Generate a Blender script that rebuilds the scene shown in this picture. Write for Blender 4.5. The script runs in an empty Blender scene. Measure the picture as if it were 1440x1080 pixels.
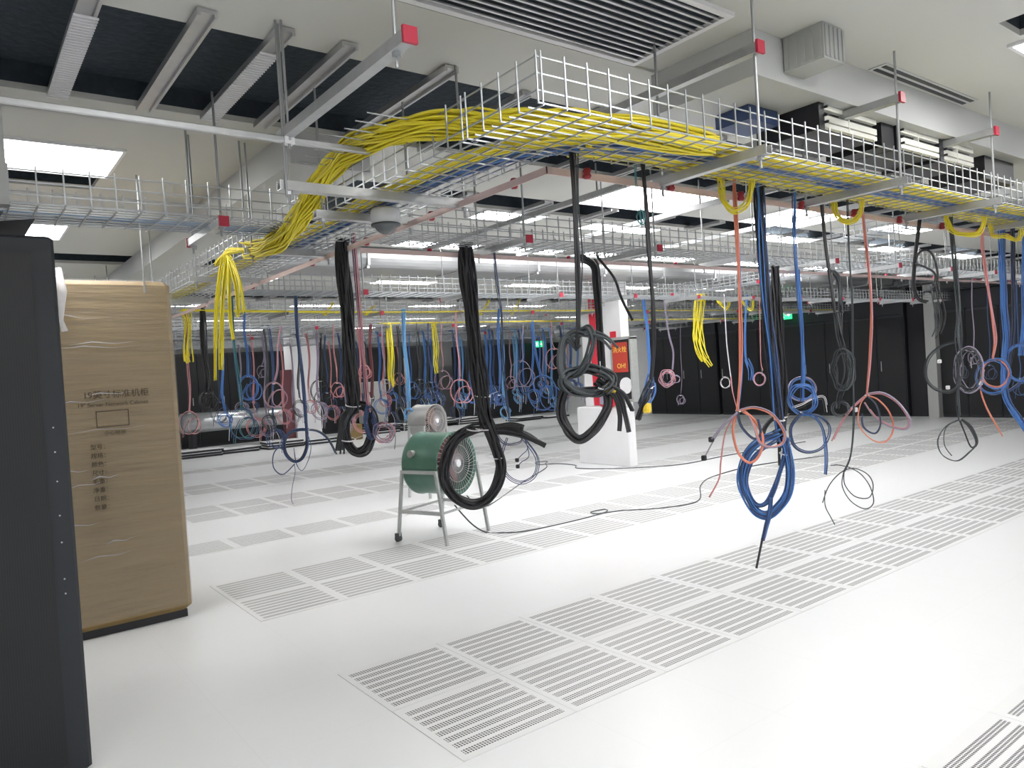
import bpy, math, random
from mathutils import Vector, Matrix

# ---------------------------------------------------------------- camera, world, lights, exposure
S = bpy.context.scene
COL = S.collection
cam_d = bpy.data.cameras.new('camera'); cam = bpy.data.objects.new('camera', cam_d); COL.objects.link(cam)
CAM = Vector((-1.5352, -3.6969, 1.5356))
yaw, pitch, roll, FPX = 0.9225, -0.0188, -0.0635, 1047.6
fwd = Vector((math.cos(yaw)*math.cos(pitch), math.sin(yaw)*math.cos(pitch), math.sin(pitch)))
rt = Vector((math.sin(yaw), -math.cos(yaw), 0)); up = rt.cross(fwd)
r2 = math.cos(roll)*rt + math.sin(roll)*up; u2 = -math.sin(roll)*rt + math.cos(roll)*up
cam.matrix_world = Matrix(((r2.x, u2.x, -fwd.x, CAM.x), (r2.y, u2.y, -fwd.y, CAM.y), (r2.z, u2.z, -fwd.z, CAM.z), (0, 0, 0, 1)))
cam_d.sensor_width = 36; cam_d.lens = FPX/1440*36; cam_d.clip_start = .05; cam_d.clip_end = 200
S.camera = cam
S.view_settings.view_transform = 'Standard'; S.view_settings.look = 'None'; S.view_settings.gamma = 1
S.view_settings.use_curve_mapping = False
S.view_settings.exposure = 0.68
W = bpy.data.worlds.new('world'); S.world = W; W.use_nodes = True
W.node_tree.nodes['Background'].inputs[0].default_value = (.8, .84, .9, 1)
W.node_tree.nodes['Background'].inputs[1].default_value = .6
LIGHT_W = 13.0          # emission of the ceiling panels
S.cycles.max_bounces = 7; S.cycles.diffuse_bounces = 5; S.cycles.glossy_bounces = 3
S.cycles.transparent_max_bounces = 12; S.cycles.sample_clamp_indirect = 6
S.cycles.use_adaptive_sampling = False
CEIL = 2.98
R = random.Random(11)

# ---------------------------------------------------------------- materials
def mat(name, col, rough=.5, metal=0., var=.0, scale=8., bump=.0, spec=.5, emit=None, es=0., alpha=1.):
    m = bpy.data.materials.new(name); m.use_nodes = True; nt = m.node_tree; b = nt.nodes['Principled BSDF']
    b.inputs['Base Color'].default_value = (*col, 1); b.inputs['Roughness'].default_value = rough
    b.inputs['Metallic'].default_value = metal; b.inputs['Specular IOR Level'].default_value = spec
    if alpha < 1: b.inputs['Alpha'].default_value = alpha
    if emit: b.inputs['Emission Color'].default_value = (*emit, 1); b.inputs['Emission Strength'].default_value = es
    tc = nt.nodes.new('ShaderNodeTexCoord'); nz = nt.nodes.new('ShaderNodeTexNoise'); nz.inputs['Scale'].default_value = scale
    nt.links.new(tc.outputs['Object'], nz.inputs['Vector'])
    if var:
        mx = nt.nodes.new('ShaderNodeMix'); mx.data_type = 'RGBA'
        mx.inputs[6].default_value = (*[c*(1-var) for c in col], 1); mx.inputs[7].default_value = (*[min(1, c*(1+var)) for c in col], 1)
        nt.links.new(nz.outputs['Fac'], mx.inputs[0]); nt.links.new(mx.outputs[2], b.inputs['Base Color'])
    if bump:
        bp = nt.nodes.new('ShaderNodeBump'); bp.inputs['Strength'].default_value = bump; bp.inputs['Distance'].default_value = .02
        nt.links.new(nz.outputs['Fac'], bp.inputs['Height']); nt.links.new(bp.outputs['Normal'], b.inputs['Normal'])
    return m
class NT:
    def __init__(s, m): s.nt = m.node_tree; s.b = s.nt.nodes['Principled BSDF']
    def math(s, op, a, b=None, c=None):
        n = s.nt.nodes.new('ShaderNodeMath'); n.operation = op
        for i, v in enumerate((a, b, c)):
            if v is None: continue
            if isinstance(v, (int, float)): n.inputs[i].default_value = v
            else: s.nt.links.new(v, n.inputs[i])
        return n.outputs[0]
    def xyz(s):
        tc = s.nt.nodes.new('ShaderNodeTexCoord'); sp = s.nt.nodes.new('ShaderNodeSeparateXYZ')
        s.nt.links.new(tc.outputs['Object'], sp.inputs[0]); return sp.outputs
    def mixcol(s, fac, c0, c1):
        mx = s.nt.nodes.new('ShaderNodeMix'); mx.data_type = 'RGBA'
        s.nt.links.new(fac, mx.inputs[0])
        for i, c in ((6, c0), (7, c1)):
            if isinstance(c, tuple): mx.inputs[i].default_value = (*c, 1)
            else: s.nt.links.new(c, mx.inputs[i])
        return mx.outputs[2]
M = {}
M['bk'] = mat('black_sheath', (.022, .022, .026), .5); M['gy'] = mat('grey_sheath', (.06, .07, .078), .5)
M['nb'] = mat('navy_sheath', (.05, .085, .2), .45); M['bl'] = mat('blue_sheath', (.07, .19, .5), .45)
M['lb'] = mat('pale_blue_sheath', (.16, .38, .66), .5); M['or'] = mat('orange_sheath', (.7, .24, .16), .45)
M['pk'] = mat('rose_sheath', (.62, .27, .29), .5); M['pu'] = mat('mauve_sheath', (.33, .28, .38), .5)
M['ye'] = mat('yellow_fibre', (.8, .68, .035), .45); M['wh'] = mat('white_nylon', (.8, .78, .8), .5)
M['tl'] = mat('teal_sheath', (.05, .2, .22), .5); M['mr'] = mat('maroon_sheath', (.14, .045, .055), .5)
M['yt'] = mat('yellow_tape', (.85, .6, .04), .5)
M['zinc'] = mat('zinc_wire', (.42, .44, .46), .34, .6); M['strut'] = mat('galvanised_channel', (.5, .51, .52), .38, .7, .12, 30)
M['rod'] = mat('threaded_rod', (.36, .37, .38), .45, .6); M['cap'] = mat('red_cap', (.42, .02, .05), .45)
M['copper'] = mat('tinned_copper_bar', (.78, .6, .57), .4, .35, .1, 14); M['insul'] = mat('dark_red_insulator', (.3, .02, .03), .45)
M['ceil'] = mat('ceiling_board', (.58, .58, .55), .8, var=.04, scale=.9); M['beam'] = mat('beam_paint', (.56, .57, .57), .7, var=.05, scale=2)
M['slate'] = mat('dark_acoustic_felt', (.032, .043, .055), .95, var=.35, scale=26, bump=.5)
M['alu'] = mat('aluminium_bar', (.55, .55, .56), .35, .7, .1, 20)
M['duct'] = mat('galvanised_duct', (.42, .43, .44), .38, .75, .12, 5)
M['louvre'] = mat('cream_louvre', (.86, .86, .8), .5); M['blackbox'] = mat('black_steel', (.02, .021, .026), .45)
M['rack'] = mat('cabinet_black', (.026, .028, .036), .5, var=.25, scale=3); M['rackgrey'] = mat('cabinet_header_grey', (.02, .024, .03), .6, var=.1, scale=3)
M['rackdark'] = mat('cabinet_side_black', (.012, .012, .017), .6)
M['wall'] = mat('wall_paint', (.74, .75, .76), .8, var=.03, scale=1.5)
M['white'] = mat('white_paint', (.8, .8, .82), .5, var=.03, scale=4); M['red'] = mat('red_paint', (.7, .03, .06), .45)
M['green'] = mat('green_enamel', (.085, .19, .145), .38, .15, .18, 12); M['fangrey'] = mat('grey_enamel', (.34, .34, .33), .45, .3, .2, 12)
M['rust'] = mat('rusty_guard', (.33, .21, .16), .6, .3, .3, 20); M['guard'] = mat('guard_wire', (.62, .62, .64), .4, .6)
M['blade'] = mat('maroon_blade', (.26, .10, .11), .5); M['steel'] = mat('brushed_frame_steel', (.5, .52, .52), .4, .5, .12, 20)
M['cctv'] = mat('camera_shell', (.62, .63, .65), .4); M['dome'] = mat('smoked_dome', (.12, .13, .14), .15)
M['foil'] = mat('silver_foil_wrap', (.62, .64, .66), .28, .8, .15, 9, .4)
M['light'] = mat('lit_panel', (.9, .9, .9), .5, emit=(1, .99, .975), es=LIGHT_W)
M['exit'] = mat('green_exit_sign', (.02, .5, .14), .4, emit=(.03, .9, .25), es=1.3); M['exitw'] = mat('exit_symbol', (.9, .95, .9), .4, emit=(.7, 1, .8), es=1.1)
M['ink'] = mat('printed_ink', (.085, .065, .045), .8); M['yletter'] = mat('yellow_lettering', (.85, .6, .08), .5)
M['redglass'] = mat('red_window', (.5, .07, .05), .15); M['grid'] = mat('vent_mesh', (.36, .37, .38), .5, .3)
M['board'] = mat('pale_panel', (.74, .75, .76), .5); M['wood'] = mat('bare_timber', (.55, .42, .3), .7, var=.2, scale=12)
M['greybox'] = mat('grey_cabinet_paint', (.42, .43, .42), .5, var=.06, scale=3)
M['film'] = mat('stretch_film', (.85, .85, .88), .12, alpha=.12, bump=.6, scale=6)
M['filmw'] = mat('bunched_film', (.8, .8, .83), .25, alpha=.5, bump=.6, scale=20)
# floor with 600 mm seams
m = mat('antistatic_floor', (.86, .865, .875), .33, spec=.4); n = NT(m); X = n.xyz(); M['floor'] = m
def line(o, w):
    fr = n.math('FRACT', n.math('MULTIPLY', o, 1/.6)); d = n.math('MINIMUM', fr, n.math('SUBTRACT', 1., fr)); return n.math('LESS_THAN', d, w)
seam = n.math('MAXIMUM', line(X[0], .0032), line(X[1], .0032))
nz = n.nt.nodes.new('ShaderNodeTexNoise'); nz.inputs['Scale'].default_value = 1.3; nz.inputs['Detail'].default_value = 6
base = n.mixcol(nz.outputs['Fac'], (.74, .75, .765), (.81, .817, .825))
n.nt.links.new(n.mixcol(seam, base, (.74, .745, .755)), n.b.inputs['Base Color'])
# perforated tile: eight stripes of three hole rows
m = mat('perforated_tile', (.8, .8, .8), .4); n = NT(m); X = n.xyz(); M['tile'] = m
xs, ys = X[0], X[1]
yo = n.math('ADD', ys, .2625); st = n.math('MULTIPLY', n.math('FRACT', n.math('MULTIPLY', yo, 1/.0662)), .0662)
ins = n.math('LESS_THAN', st, .0435)
dy = n.math('MULTIPLY', n.math('SUBTRACT', n.math('FRACT', n.math('MULTIPLY', st, 1/.0145)), .5), .0145/.0058)
dx = n.math('MULTIPLY', n.math('SUBTRACT', n.math('FRACT', n.math('MULTIPLY', xs, 1/.0136)), .5), .0136/.0053)
hole = n.math('LESS_THAN', n.math('ADD', n.math('MULTIPLY', dx, dx), n.math('MULTIPLY', dy, dy)), 1.)
box = n.math('MULTIPLY', n.math('LESS_THAN', n.math('ABSOLUTE', xs), .265), n.math('MULTIPLY', n.math('GREATER_THAN', yo, 0.), n.math('LESS_THAN', yo, .5295)))
k = n.math('MULTIPLY', n.math('MULTIPLY', hole, ins), box)
n.nt.links.new(n.mixcol(k, (.76, .765, .77), (.085, .085, .09)), n.b.inputs['Base Color'])
# wrapped cardboard
m = mat('wrapped_cardboard', (.5, .37, .2), .45, spec=.5); n = NT(m); M['card'] = m
tc = n.nt.nodes.new('ShaderNodeTexCoord'); mp = n.nt.nodes.new('ShaderNodeMapping'); mp.inputs['Scale'].default_value = (.9, .9, 9)
mp.inputs['Rotation'].default_value = (0, .12, 0)
n.nt.links.new(tc.outputs['Object'], mp.inputs['Vector']); nz = n.nt.nodes.new('ShaderNodeTexNoise'); nz.inputs['Scale'].default_value = 2.2
nz.inputs['Detail'].default_value = 5; n.nt.links.new(mp.outputs[0], nz.inputs['Vector'])
n.nt.links.new(n.mixcol(nz.outputs['Fac'], (.19, .125, .042), (.33, .225, .085)), n.b.inputs['Base Color'])
bp = n.nt.nodes.new('ShaderNodeBump'); bp.inputs['Strength'].default_value = .55; bp.inputs['Distance'].default_value = .03
n.nt.links.new(nz.outputs['Fac'], bp.inputs['Height']); n.nt.links.new(bp.outputs['Normal'], n.b.inputs['Normal'])
# ribbed cabinet door (fine vertical slots)
m = mat('slotted_door_black', (.02, .021, .025), .5); n = NT(m); X = n.xyz(); M['door'] = m
s_ = n.math('ADD', X[0], X[1])
g = n.math('GREATER_THAN', n.math('FRACT', n.math('MULTIPLY', s_, 110.)), .55)
n.nt.links.new(n.mixcol(g, (.009, .01, .012), (.0125, .014, .017)), n.b.inputs['Base Color'])

# ---------------------------------------------------------------- mesh helpers
class MB:
    def __init__(s): s.v = []; s.f = []; s.mi = []; s.mats = []; s.m = 0
    def use(s, key):
        if key not in s.mats: s.mats.append(key)
        s.m = s.mats.index(key); return s
    def face(s, idx): s.f.append(idx); s.mi.append(s.m)
    def box(s, x0, x1, y0, y1, z0, z1, skip=''):
        b = len(s.v)
        s.v += [(x0,y0,z0),(x1,y0,z0),(x1,y1,z0),(x0,y1,z0),(x0,y0,z1),(x1,y0,z1),(x1,y1,z1),(x0,y1,z1)]
        for f in ((0,3,2,1),(4,5,6,7),(0,1,5,4),(1,2,6,5),(2,3,7,6),(3,0,4,7)): s.face(tuple(b+i for i in f))
        return s
    def bev(s, x0, x1, y0, y1, z0, z1, r=.01):
        # box with chamfered vertical and top/bottom edges
        b = len(s.v); rings = [(z0, r), (z0+r, 0), (z1-r, 0), (z1, r)]
        for z, i in rings:
            xa, xb, ya, yb = x0+i, x1-i, y0+i, y1-i
            s.v += [(xa+r, ya, z), (xb-r, ya, z), (xb, ya+r, z), (xb, yb-r, z), (xb-r, yb, z), (xa+r, yb, z), (xa, yb-r, z), (xa, ya+r, z)]
        for k in range(3):
            for i in range(8): j = (i+1) % 8; s.face((b+k*8+i, b+k*8+j, b+k*8+8+j, b+k*8+8+i))
        s.face(tuple(b+i for i in range(7, -1, -1))); s.face(tuple(b+24+i for i in range(8)))
        return s
    def poly(s, pts, depth):
        # extruded polygon: pts in order, depth a vector
        b = len(s.v); n = len(pts); s.v += [tuple(p) for p in pts] + [tuple(Vector(p)+Vector(depth)) for p in pts]
        s.face(tuple(range(b, b+n))); s.face(tuple(range(b+2*n-1, b+n-1, -1)))
        for i in range(n): j = (i+1) % n; s.face((b+i, b+n+i, b+n+j, b+j))
        return s
    def tube(s, P, r, n=6, caps=True, closed=False):
        P = [Vector(p) for p in P]; b = len(s.v); L = len(P)
        t0 = (P[1]-P[0]).normalized(); nrm = t0.orthogonal().normalized(); prev = t0
        for i, p in enumerate(P):
            t = (P[min(i+1, L-1)]-P[max(i-1, 0)])
            t = t.normalized() if t.length > 1e-9 else prev
            ax = prev.cross(t)
            if ax.length > 1e-7: nrm = Matrix.Rotation(prev.angle(t), 3, ax.normalized()) @ nrm
            prev = t; bi = t.cross(nrm).normalized(); rr = r[i] if isinstance(r, (list, tuple)) else r
            for k in range(n):
                a = 2*math.pi*k/n; s.v.append(tuple(p + (nrm*math.cos(a)+bi*math.sin(a))*rr))
        for i in range(L-1):
            for k in range(n): q = (k+1) % n; s.face((b+i*n+k, b+i*n+q, b+(i+1)*n+q, b+(i+1)*n+k))
        if caps: s.face(tuple(b+k for k in range(n-1, -1, -1))); s.face(tuple(b+(L-1)*n+k for k in range(n)))
        return s
    def cyl(s, p, q, r, n=20, r2=None): return s.tube([p, q], [r, r if r2 is None else r2], n)
    def lathe(s, prof, c, ax, n=32):
        ax = Vector(ax).normalized(); u = ax.orthogonal().normalized(); w = ax.cross(u); b = len(s.v); c = Vector(c)
        for d, r in prof:
            for k in range(n):
                a = 2*math.pi*k/n; s.v.append(tuple(c+ax*d+(u*math.cos(a)+w*math.sin(a))*r))
        for i in range(len(prof)-1):
            for k in range(n): q = (k+1) % n; s.face((b+i*n+k, b+i*n+q, b+(i+1)*n+q, b+(i+1)*n+k))
        return s
    def build(s, name, parent=None, key=None, smooth=False, loc=None):
        me = bpy.data.meshes.new(name); me.from_pydata(s.v, [], s.f)
        for kx in (s.mats or [key]): me.materials.append(M[kx])
        if s.mats: me.polygons.foreach_set('material_index', s.mi)
        if smooth: me.polygons.foreach_set('use_smooth', [True]*len(me.polygons))
        me.update()
        o = bpy.data.objects.new(name, me); COL.objects.link(o)
        if parent: o.parent = parent
        if loc: o.location = loc
        return o
def tag(o, label, cat, group=None, kind=None):
    if label: o['label'] = label
    if cat: o['category'] = cat
    if group: o['group'] = group
    if kind: o['kind'] = kind
    return o
def thing(name, label, cat, loc=(0, 0, 0), group=None, rz=0):
    o = bpy.data.objects.new(name, None); COL.objects.link(o); o.location = loc; o.rotation_euler = (0, 0, rz)
    o.empty_display_size = .1
    return tag(o, label, cat, group)
def struct(name, mb, key=None, smooth=False):
    o = mb.build(name, None, key, smooth); o['kind'] = 'structure'; return o
def copy_tree(o, parent=None):
    c = o.copy(); COL.objects.link(c); c.parent = parent
    for ch in list(KIDS.get(o.name, ())): copy_tree(ch, c)
    return c
KIDS = {}
def reg(root):
    for ch in bpy.data.objects:
        if ch.parent: KIDS.setdefault(ch.parent.name, [])
    KIDS.clear()
    for ch in bpy.data.objects:
        if ch.parent: KIDS.setdefault(ch.parent.name, []).append(ch)
def crom(P, per=6):
    P = [Vector(p) for p in P]; out = []
    for i in range(len(P)-1):
        a, b, c, d = P[max(i-1, 0)], P[i], P[i+1], P[min(i+2, len(P)-1)]
        for k in range(per):
            t = k/per; out.append(.5*((2*b)+(c-a)*t+(2*a-5*b+4*c-d)*t*t+(3*b-a-3*c+d)*t**3))
    out.append(P[-1]); return out
def strands(mb, P, n, r, spread, cols, per=5, sides=5, flat=1.):
    C_ = crom(P, per); L = len(C_)
    T = [(C_[min(i+1, L-1)]-C_[max(i-1, 0)]).normalized() for i in range(L)]
    nr = Vector((-T[0].y, T[0].x, 0)); nr = nr.normalized() if nr.length > .1 else Vector((.8, -.6, 0)); prev = T[0]; N_ = []
    for t in T:
        ax = prev.cross(t)
        if ax.length > 1e-6: nr = Matrix.Rotation(prev.angle(t), 3, ax.normalized()) @ nr
        prev = t; N_.append(nr.copy())
    for k in range(n):
        if n == 1: a = 0; q = 0
        else: q = spread*math.sqrt((k+.5)/n); a = k*2.399
        ph = R.uniform(0, 6); am = spread*.22; tw = R.uniform(-.5, .5)
        lo = 0 if R.random() < .6 else R.randint(0, max(0, L//9)); cut = L - (0 if R.random() < .4 else R.randint(0, max(0, L//7)))
        pts = []
        for i in range(0, cut):
            bi = T[i].cross(N_[i]); aa = a+tw*i/L
            w = am*math.sin(ph+i*.45)
            pts.append(C_[i]+N_[i]*(q*math.cos(aa)+w)*flat+bi*(q*math.sin(aa)+w*.5))
        if len(pts) < 3: pts = C_[:3]
        mb.use(cols[k % len(cols)]).tube(pts, r, sides)

# ---------------------------------------------------------------- room shell
XA, XB, YA, YB = -6.0, 15.7, -7.0, 18.2
struct('floor', MB().box(XA, XB, YA, YB, -.08, 0), 'floor')
struct('wall_back', MB().box(XA, XB, YB, YB+.15, 0, CEIL), 'wall')
struct('wall_right', MB().box(XB, XB+.15, YA, YB, 0, CEIL), 'wall')
struct('wall_left', MB().box(XA-.15, XA, YA, YB, 0, CEIL), 'wall')
struct('wall_front', MB().box(XA, XB, YA-.15, YA, 0, CEIL), 'wall')
# ceiling: board cut by dark recessed bays (x0, x1, y0, y1)
BAYS = [(-2.6, 15.4, -.62, .40), (.62, 1.5, 1.25, 3.3), (1.7, 15.4, 1.22, 1.66), (-3, 15.4, 4.9, 5.5), (-3, 15.4, 8.0, 8.7), (-3, 15.4, 11.2, 11.9),
        (-1.9, -.64, 1.84, 2.2), (3.55, 15.4, -2.75, -2.1), (2.4, 2.66, -2.75, -2.36)]
ys_ = sorted({YA, YB} | {b[2] for b in BAYS} | {b[3] for b in BAYS})
cb = MB(); rc = MB()
for ya, yb in zip(ys_, ys_[1:]):
    spans = sorted((b[0], b[1]) for b in BAYS if b[2] <= ya+1e-6 and b[3] >= yb-1e-6); xc = XA
    for s0, s1 in spans + [(XB, XB)]:
        if s0 > xc: cb.box(xc, s0, ya, yb, CEIL, CEIL+.03)
        xc = max(xc, s1)
struct('ceiling', cb, 'ceil')
for i, (x0, x1, y0, y1) in enumerate(BAYS):
    b = MB(); t = .01; h = CEIL+.13
    b.box(x0-t, x1+t, y0-t, y1+t, h, h+.02)
    b.box(x0-t, x1+t, y0-t, y0, CEIL+.03, h).box(x0-t, x1+t, y1, y1+t, CEIL+.03, h).box(x0-t, x0, y0, y1, CEIL+.03, h).box(x1, x1+t, y0, y1, CEIL+.03, h)
    struct('trim_%d' % (i+1), b, 'slate')
struct('trim_20', MB().box(1.4, 15.5, -1.75, -1.15, 2.775, CEIL-.001), 'beam')      # downstand beam above the front tray
struct('trim_21', MB().box(.1, .6, .41, 9.5, 2.79, CEIL-.001), 'beam')
struct('trim_22', MB().box(-.35, 1.38, -1.2, -1.14, CEIL-.012, CEIL-.001), 'ceil')
# ---------------------------------------------------------------- ceiling fittings
def panel(x0, x1, y0, y1, label, group=None):
    t = thing('ceiling_light', label, 'ceiling light', (0, 0, 0), group)
    MB().box(x0, x1, y0, y1, CEIL-.012, CEIL-.004).build('diffuser', t, 'light')
    f = MB(); w = .018
    f.box(x0-w, x1+w, y0-w, y0, CEIL-.016, CEIL-.001).box(x0-w, x1+w, y1, y1+w, CEIL-.016, CEIL-.001)
    f.box(x0-w, x0, y0, y1, CEIL-.016, CEIL-.001).box(x1, x1+w, y0, y1, CEIL-.016, CEIL-.001)
    f.build('frame', t, 'white')
panel(-1.21, -.62, 1.17, 1.79, 'large square lit ceiling panel at upper left, above the cardboard carton')
panel(-1.25, -.65, 3.45, 4.1, 'lit ceiling panel seen just above the top of the black cabinet at left')
panel(2.74, 3.34, -2.95, -2.3, 'lit ceiling panel cut by the upper right edge of the picture')
panel(2.4, 3.1, 1.70, 2.0, 'lit ceiling panel seen through the gap left of centre, under the copper bar corner')
panel(-2.9, -2.3, -2.9, -2.3, 'unseen fill light panel added behind and left of the viewer')  # this and the next: unseen panels added behind the viewer as fill light
panel(-.2, .4, -4.9, -4.3, 'unseen fill light panel added behind the viewer on the open side')
for a_, b_, l_ in ((-2.9, -5.0, 'unseen fill light panel added behind the viewer, over the left aisle'), (2.3, -5.0, 'unseen fill light panel added behind the viewer, over the right aisle'), (-.9, -3.3, 'unseen fill light panel added right above the viewer'), (.9, -3.3, 'unseen fill light panel added overhead, between viewer and near tray'), (5.2, -2.95, 'unseen fill light panel added beyond the right edge, in line with the cut one')):
    panel(a_, a_+.6, b_, b_+.6, l_)  # all out of view, added to brighten the foreground
panel(-4.6, -4.0, 1.17, 1.79, 'lit ceiling panel at the far left beyond the cabinets')
panel(5.2, 5.8, -4.9, -4.3, 'unseen fill light panel added over the open floor at far right')  # another unseen panel added to light the near side
panel(3.0, 4.1, .5, 1.15, 'glowing sheet for the white-lit ceiling seen under the near tray, between central drops')  # two glowing sheets added to give the white-lit ceiling its brightness
panel(5.3, 6.4, .5, 1.15, 'glowing sheet for the white-lit ceiling under the near tray, right of the thick blue bundle')
G = 'lit ceiling panels in the deeper rows'
for px_, py_ in [(4.3, 1.9), (7.0, 1.7), (9.6, 1.7), (12.2, 1.7), (8.0, .7), (2.9, 3.35), (4.2, 3.35), (5.5, 3.35), (6.7, 3.35), (8.6, 3.35), (10.8, 3.35),
                 (-.9, 6.3), (1.6, 6.3), (4.1, 6.3), (6.6, 6.3), (9.1, 6.3), (11.6, 6.3), (1.6, 9.6), (4.1, 9.6), (6.6, 9.6), (9.1, 9.6), (12, 9.6),
                 (3.2, 12.6), (5.4, 12.6), (8, 12.6), (10.6, 12.6), (13, 12.6), (4.5, 15.4), (8, 15.4), (11.5, 15.4), (6.5, -2.9), (9.5, -2.9), (12.5, -2.9)]:
    panel(px_-.5, px_+.5, py_-.15, py_+.15, 'slim lit ceiling panel in the rows deep in the hall', G)
# aluminium bars under the dark bay
combmesh = None
def bar(x, y0, y1, comb, w=.075):
    t = thing('ceiling_bar', None, 'ceiling bar', (x, 0, 0))
    b = MB(); b.box(-w/2, w/2, y0, y1, CEIL-.02, CEIL-.004).box(-w/2, -w/2+.012, y0, y1, CEIL-.034, CEIL-.02).box(w/2-.012, w/2, y0, y1, CEIL-.034, CEIL-.02)
    b.build('profile', t, 'alu')
    if comb:
        c = MB(); k = y0+.2
        while k < y1-.03: c.box(-w/2-.004, w/2+.006, k, k+.008, CEIL-.042, CEIL-.035); k += .026
        c.build('slotted_insert', t, 'white')
    return t
labs = ['slotted aluminium bar nearest the upper left corner, under the dark ceiling', 'plain aluminium bar second from the left under the dark ceiling',
        'slotted aluminium bar third from the left under the dark ceiling', 'plain aluminium bar fourth from the left under the dark ceiling', 'aluminium bar under the dark ceiling just left of the tray corner']
for i, x in enumerate((-1.04, -.66, -.355, -.075, .44)):
    b = bar(x, -.78, .37, i in (0, 2)); b['label'] = labs[i]
bar(-1.45, -.78, .37, False)['label'] = 'plain aluminium bar hidden above the black cabinet corner'
for k in range(26):
    o = bar(.95+k*.55, -.70, .38, False, .06); tag(o, 'aluminium bar crossing the dark ceiling bay beyond the tray corner', None, 'bars across the near dark ceiling bay')
for yy0, yy1, nx, gl in ((1.2, 1.68, 16, 'bars across the second dark ceiling bay'), (4.85, 5.55, 18, 'bars across the third dark ceiling bay'), (7.95, 8.75, 12, 'bars across the fourth dark ceiling bay')):
    for k in range(nx):
        o = bar(1.9+k*.8, yy0, yy1, False, .1); tag(o, 'short aluminium bar in the ' + gl[16:], None, gl)
# slatted return grille
t = thing('ceiling_grille', 'long slatted return air grille in the ceiling at top centre', 'grille')
b = MB(); x0, x1, y0, y1 = -.25, 1.17, -1.77, -1.25
b.box(x0-.03, x1+.03, y0-.03, y0, CEIL-.02, CEIL-.001).box(x0-.03, x1+.03, y1, y1+.03, CEIL-.02, CEIL-.001).box(x1, x1+.03, y0, y1, CEIL-.02, CEIL-.001).box(x0-.03, x0, y0, y1, CEIL-.02, CEIL-.001)
b.build('frame', t, 'white'); MB().box(x0, x1, y0, y1, CEIL-.003, CEIL-.001).build('backing', t, 'slate')
s = MB()
for k in range(12):
    yy = y0+.02+k*.0425; s.box(x0, x1, yy, yy+.012, CEIL-.018, CEIL-.012)
s.build('slats', t, 'alu')
t = thing('slot_diffuser', 'dark two-slot air diffuser in the ceiling above the cream louvres', 'air diffuser')
MB().box(2.38, 3.5, -1.86, -1.765, CEIL-.006, CEIL-.001).build('frame', t, 'beam')
for q_ in (-1.802, -1.846): MB().box(2.4, 3.48, q_, q_+.023, CEIL-.009, CEIL-.006).build('slot', t, 'blackbox')
t = MB(); t.box(1.62, 1.78, -1.95, -1.755, 2.82, CEIL-.001)
for k in range(5): t.box(1.615, 1.62, -1.94+k*.04, -1.92+k*.04, 2.83, CEIL-.01); t.box(1.63+k*.036, 1.645+k*.036, -1.956, -1.95, 2.83, CEIL-.01)
tag(t.build('duct_stub', None, 'greybox'), 'short square grey duct stub dropping from the ceiling onto the beam', 'duct')
def louvre(x0, x1, label, z0=2.66):
    t = thing('louvre_unit', label, 'air louvre', (x0, -1.68, z0)); L = x1-x0; H = .115
    b = MB(); b.box(0, L, .02, .35, 0, H); b.build('casing', t, 'blackbox')
    MB().box(-.05, .0, -.01, .35, -.02, H).build('end_box', t, 'blackbox')
    s = MB()
    for k, (h0, h1) in enumerate(((0, .022), (.03, .062), (.088, .112))): s.box(.01, L, -.004, .02, h0, h1)
    s.box(L*.45, L*.45+.01, -.006, .02, 0, H); s.build('blades', t, 'louvre')
    for zz in (.02, .055, .095): MB().cyl((0, -.012, zz), (0, -.03, zz), .007, 8).build('bolt', t, 'blackbox')
louvre(2.06, 2.60, 'first cream louvred air unit under the beam, nearest the tray corner')
louvre(2.86, 3.36, 'middle cream louvred air unit under the beam')
louvre(3.41, 3.86, 'third cream louvred air unit under the beam, furthest right')
tag(MB().box(2.66, 2.8, -1.68, -1.35, 2.64, 2.774).build('junction_box', None, 'blackbox'), 'black box between the first and middle cream louvres', 'box')
tag(MB().box(4.1, 4.6, -1.66, -1.3, 2.62, 2.774).build('junction_box', None, 'blackbox'), 'black box under the beam at the right edge', 'box')
tag(MB().box(1.7, 1.95, -1.5, -1.3, 2.70, 2.774).build('junction_box', None, 'nb'), 'small dark blue box tucked under the beam left of the louvres', 'box')
# large ducts
def duct(x0, x1, y0, y1, z0, z1, label, step=1.2):
    t = thing('air_duct', label, 'duct', (0, 0, 0)); r = .1
    b = MB(); pr = []
    for a in range(0, 5): q = math.radians(180+a*22.5); pr.append((y0+r+r*math.cos(q), z0+r+r*math.sin(q)))
    for a in range(0, 5): q = math.radians(270+a*22.5); pr.append((y1-r+r*math.cos(q), z0+r+r*math.sin(q)))
    pr += [(y1, z1), (y0, z1)]
    b.poly([(x0, p, q) for p, q in pr], (x1-x0, 0, 0)); b.build('casing', t, 'duct')
    k = x0+step
    while k < x1: MB().box(k, k+.03, y0-.012, y0+.03, z0+.02, z1).box(k, k+.03, y0+.02, y1-.02, z0-.012, z0+.03).build('flange', t, 'strut'); k += step
duct(1.0, 14, 3.7, 4.6, 2.76, 2.97, 'broad galvanised air duct crossing the hall behind the second tray')
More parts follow.
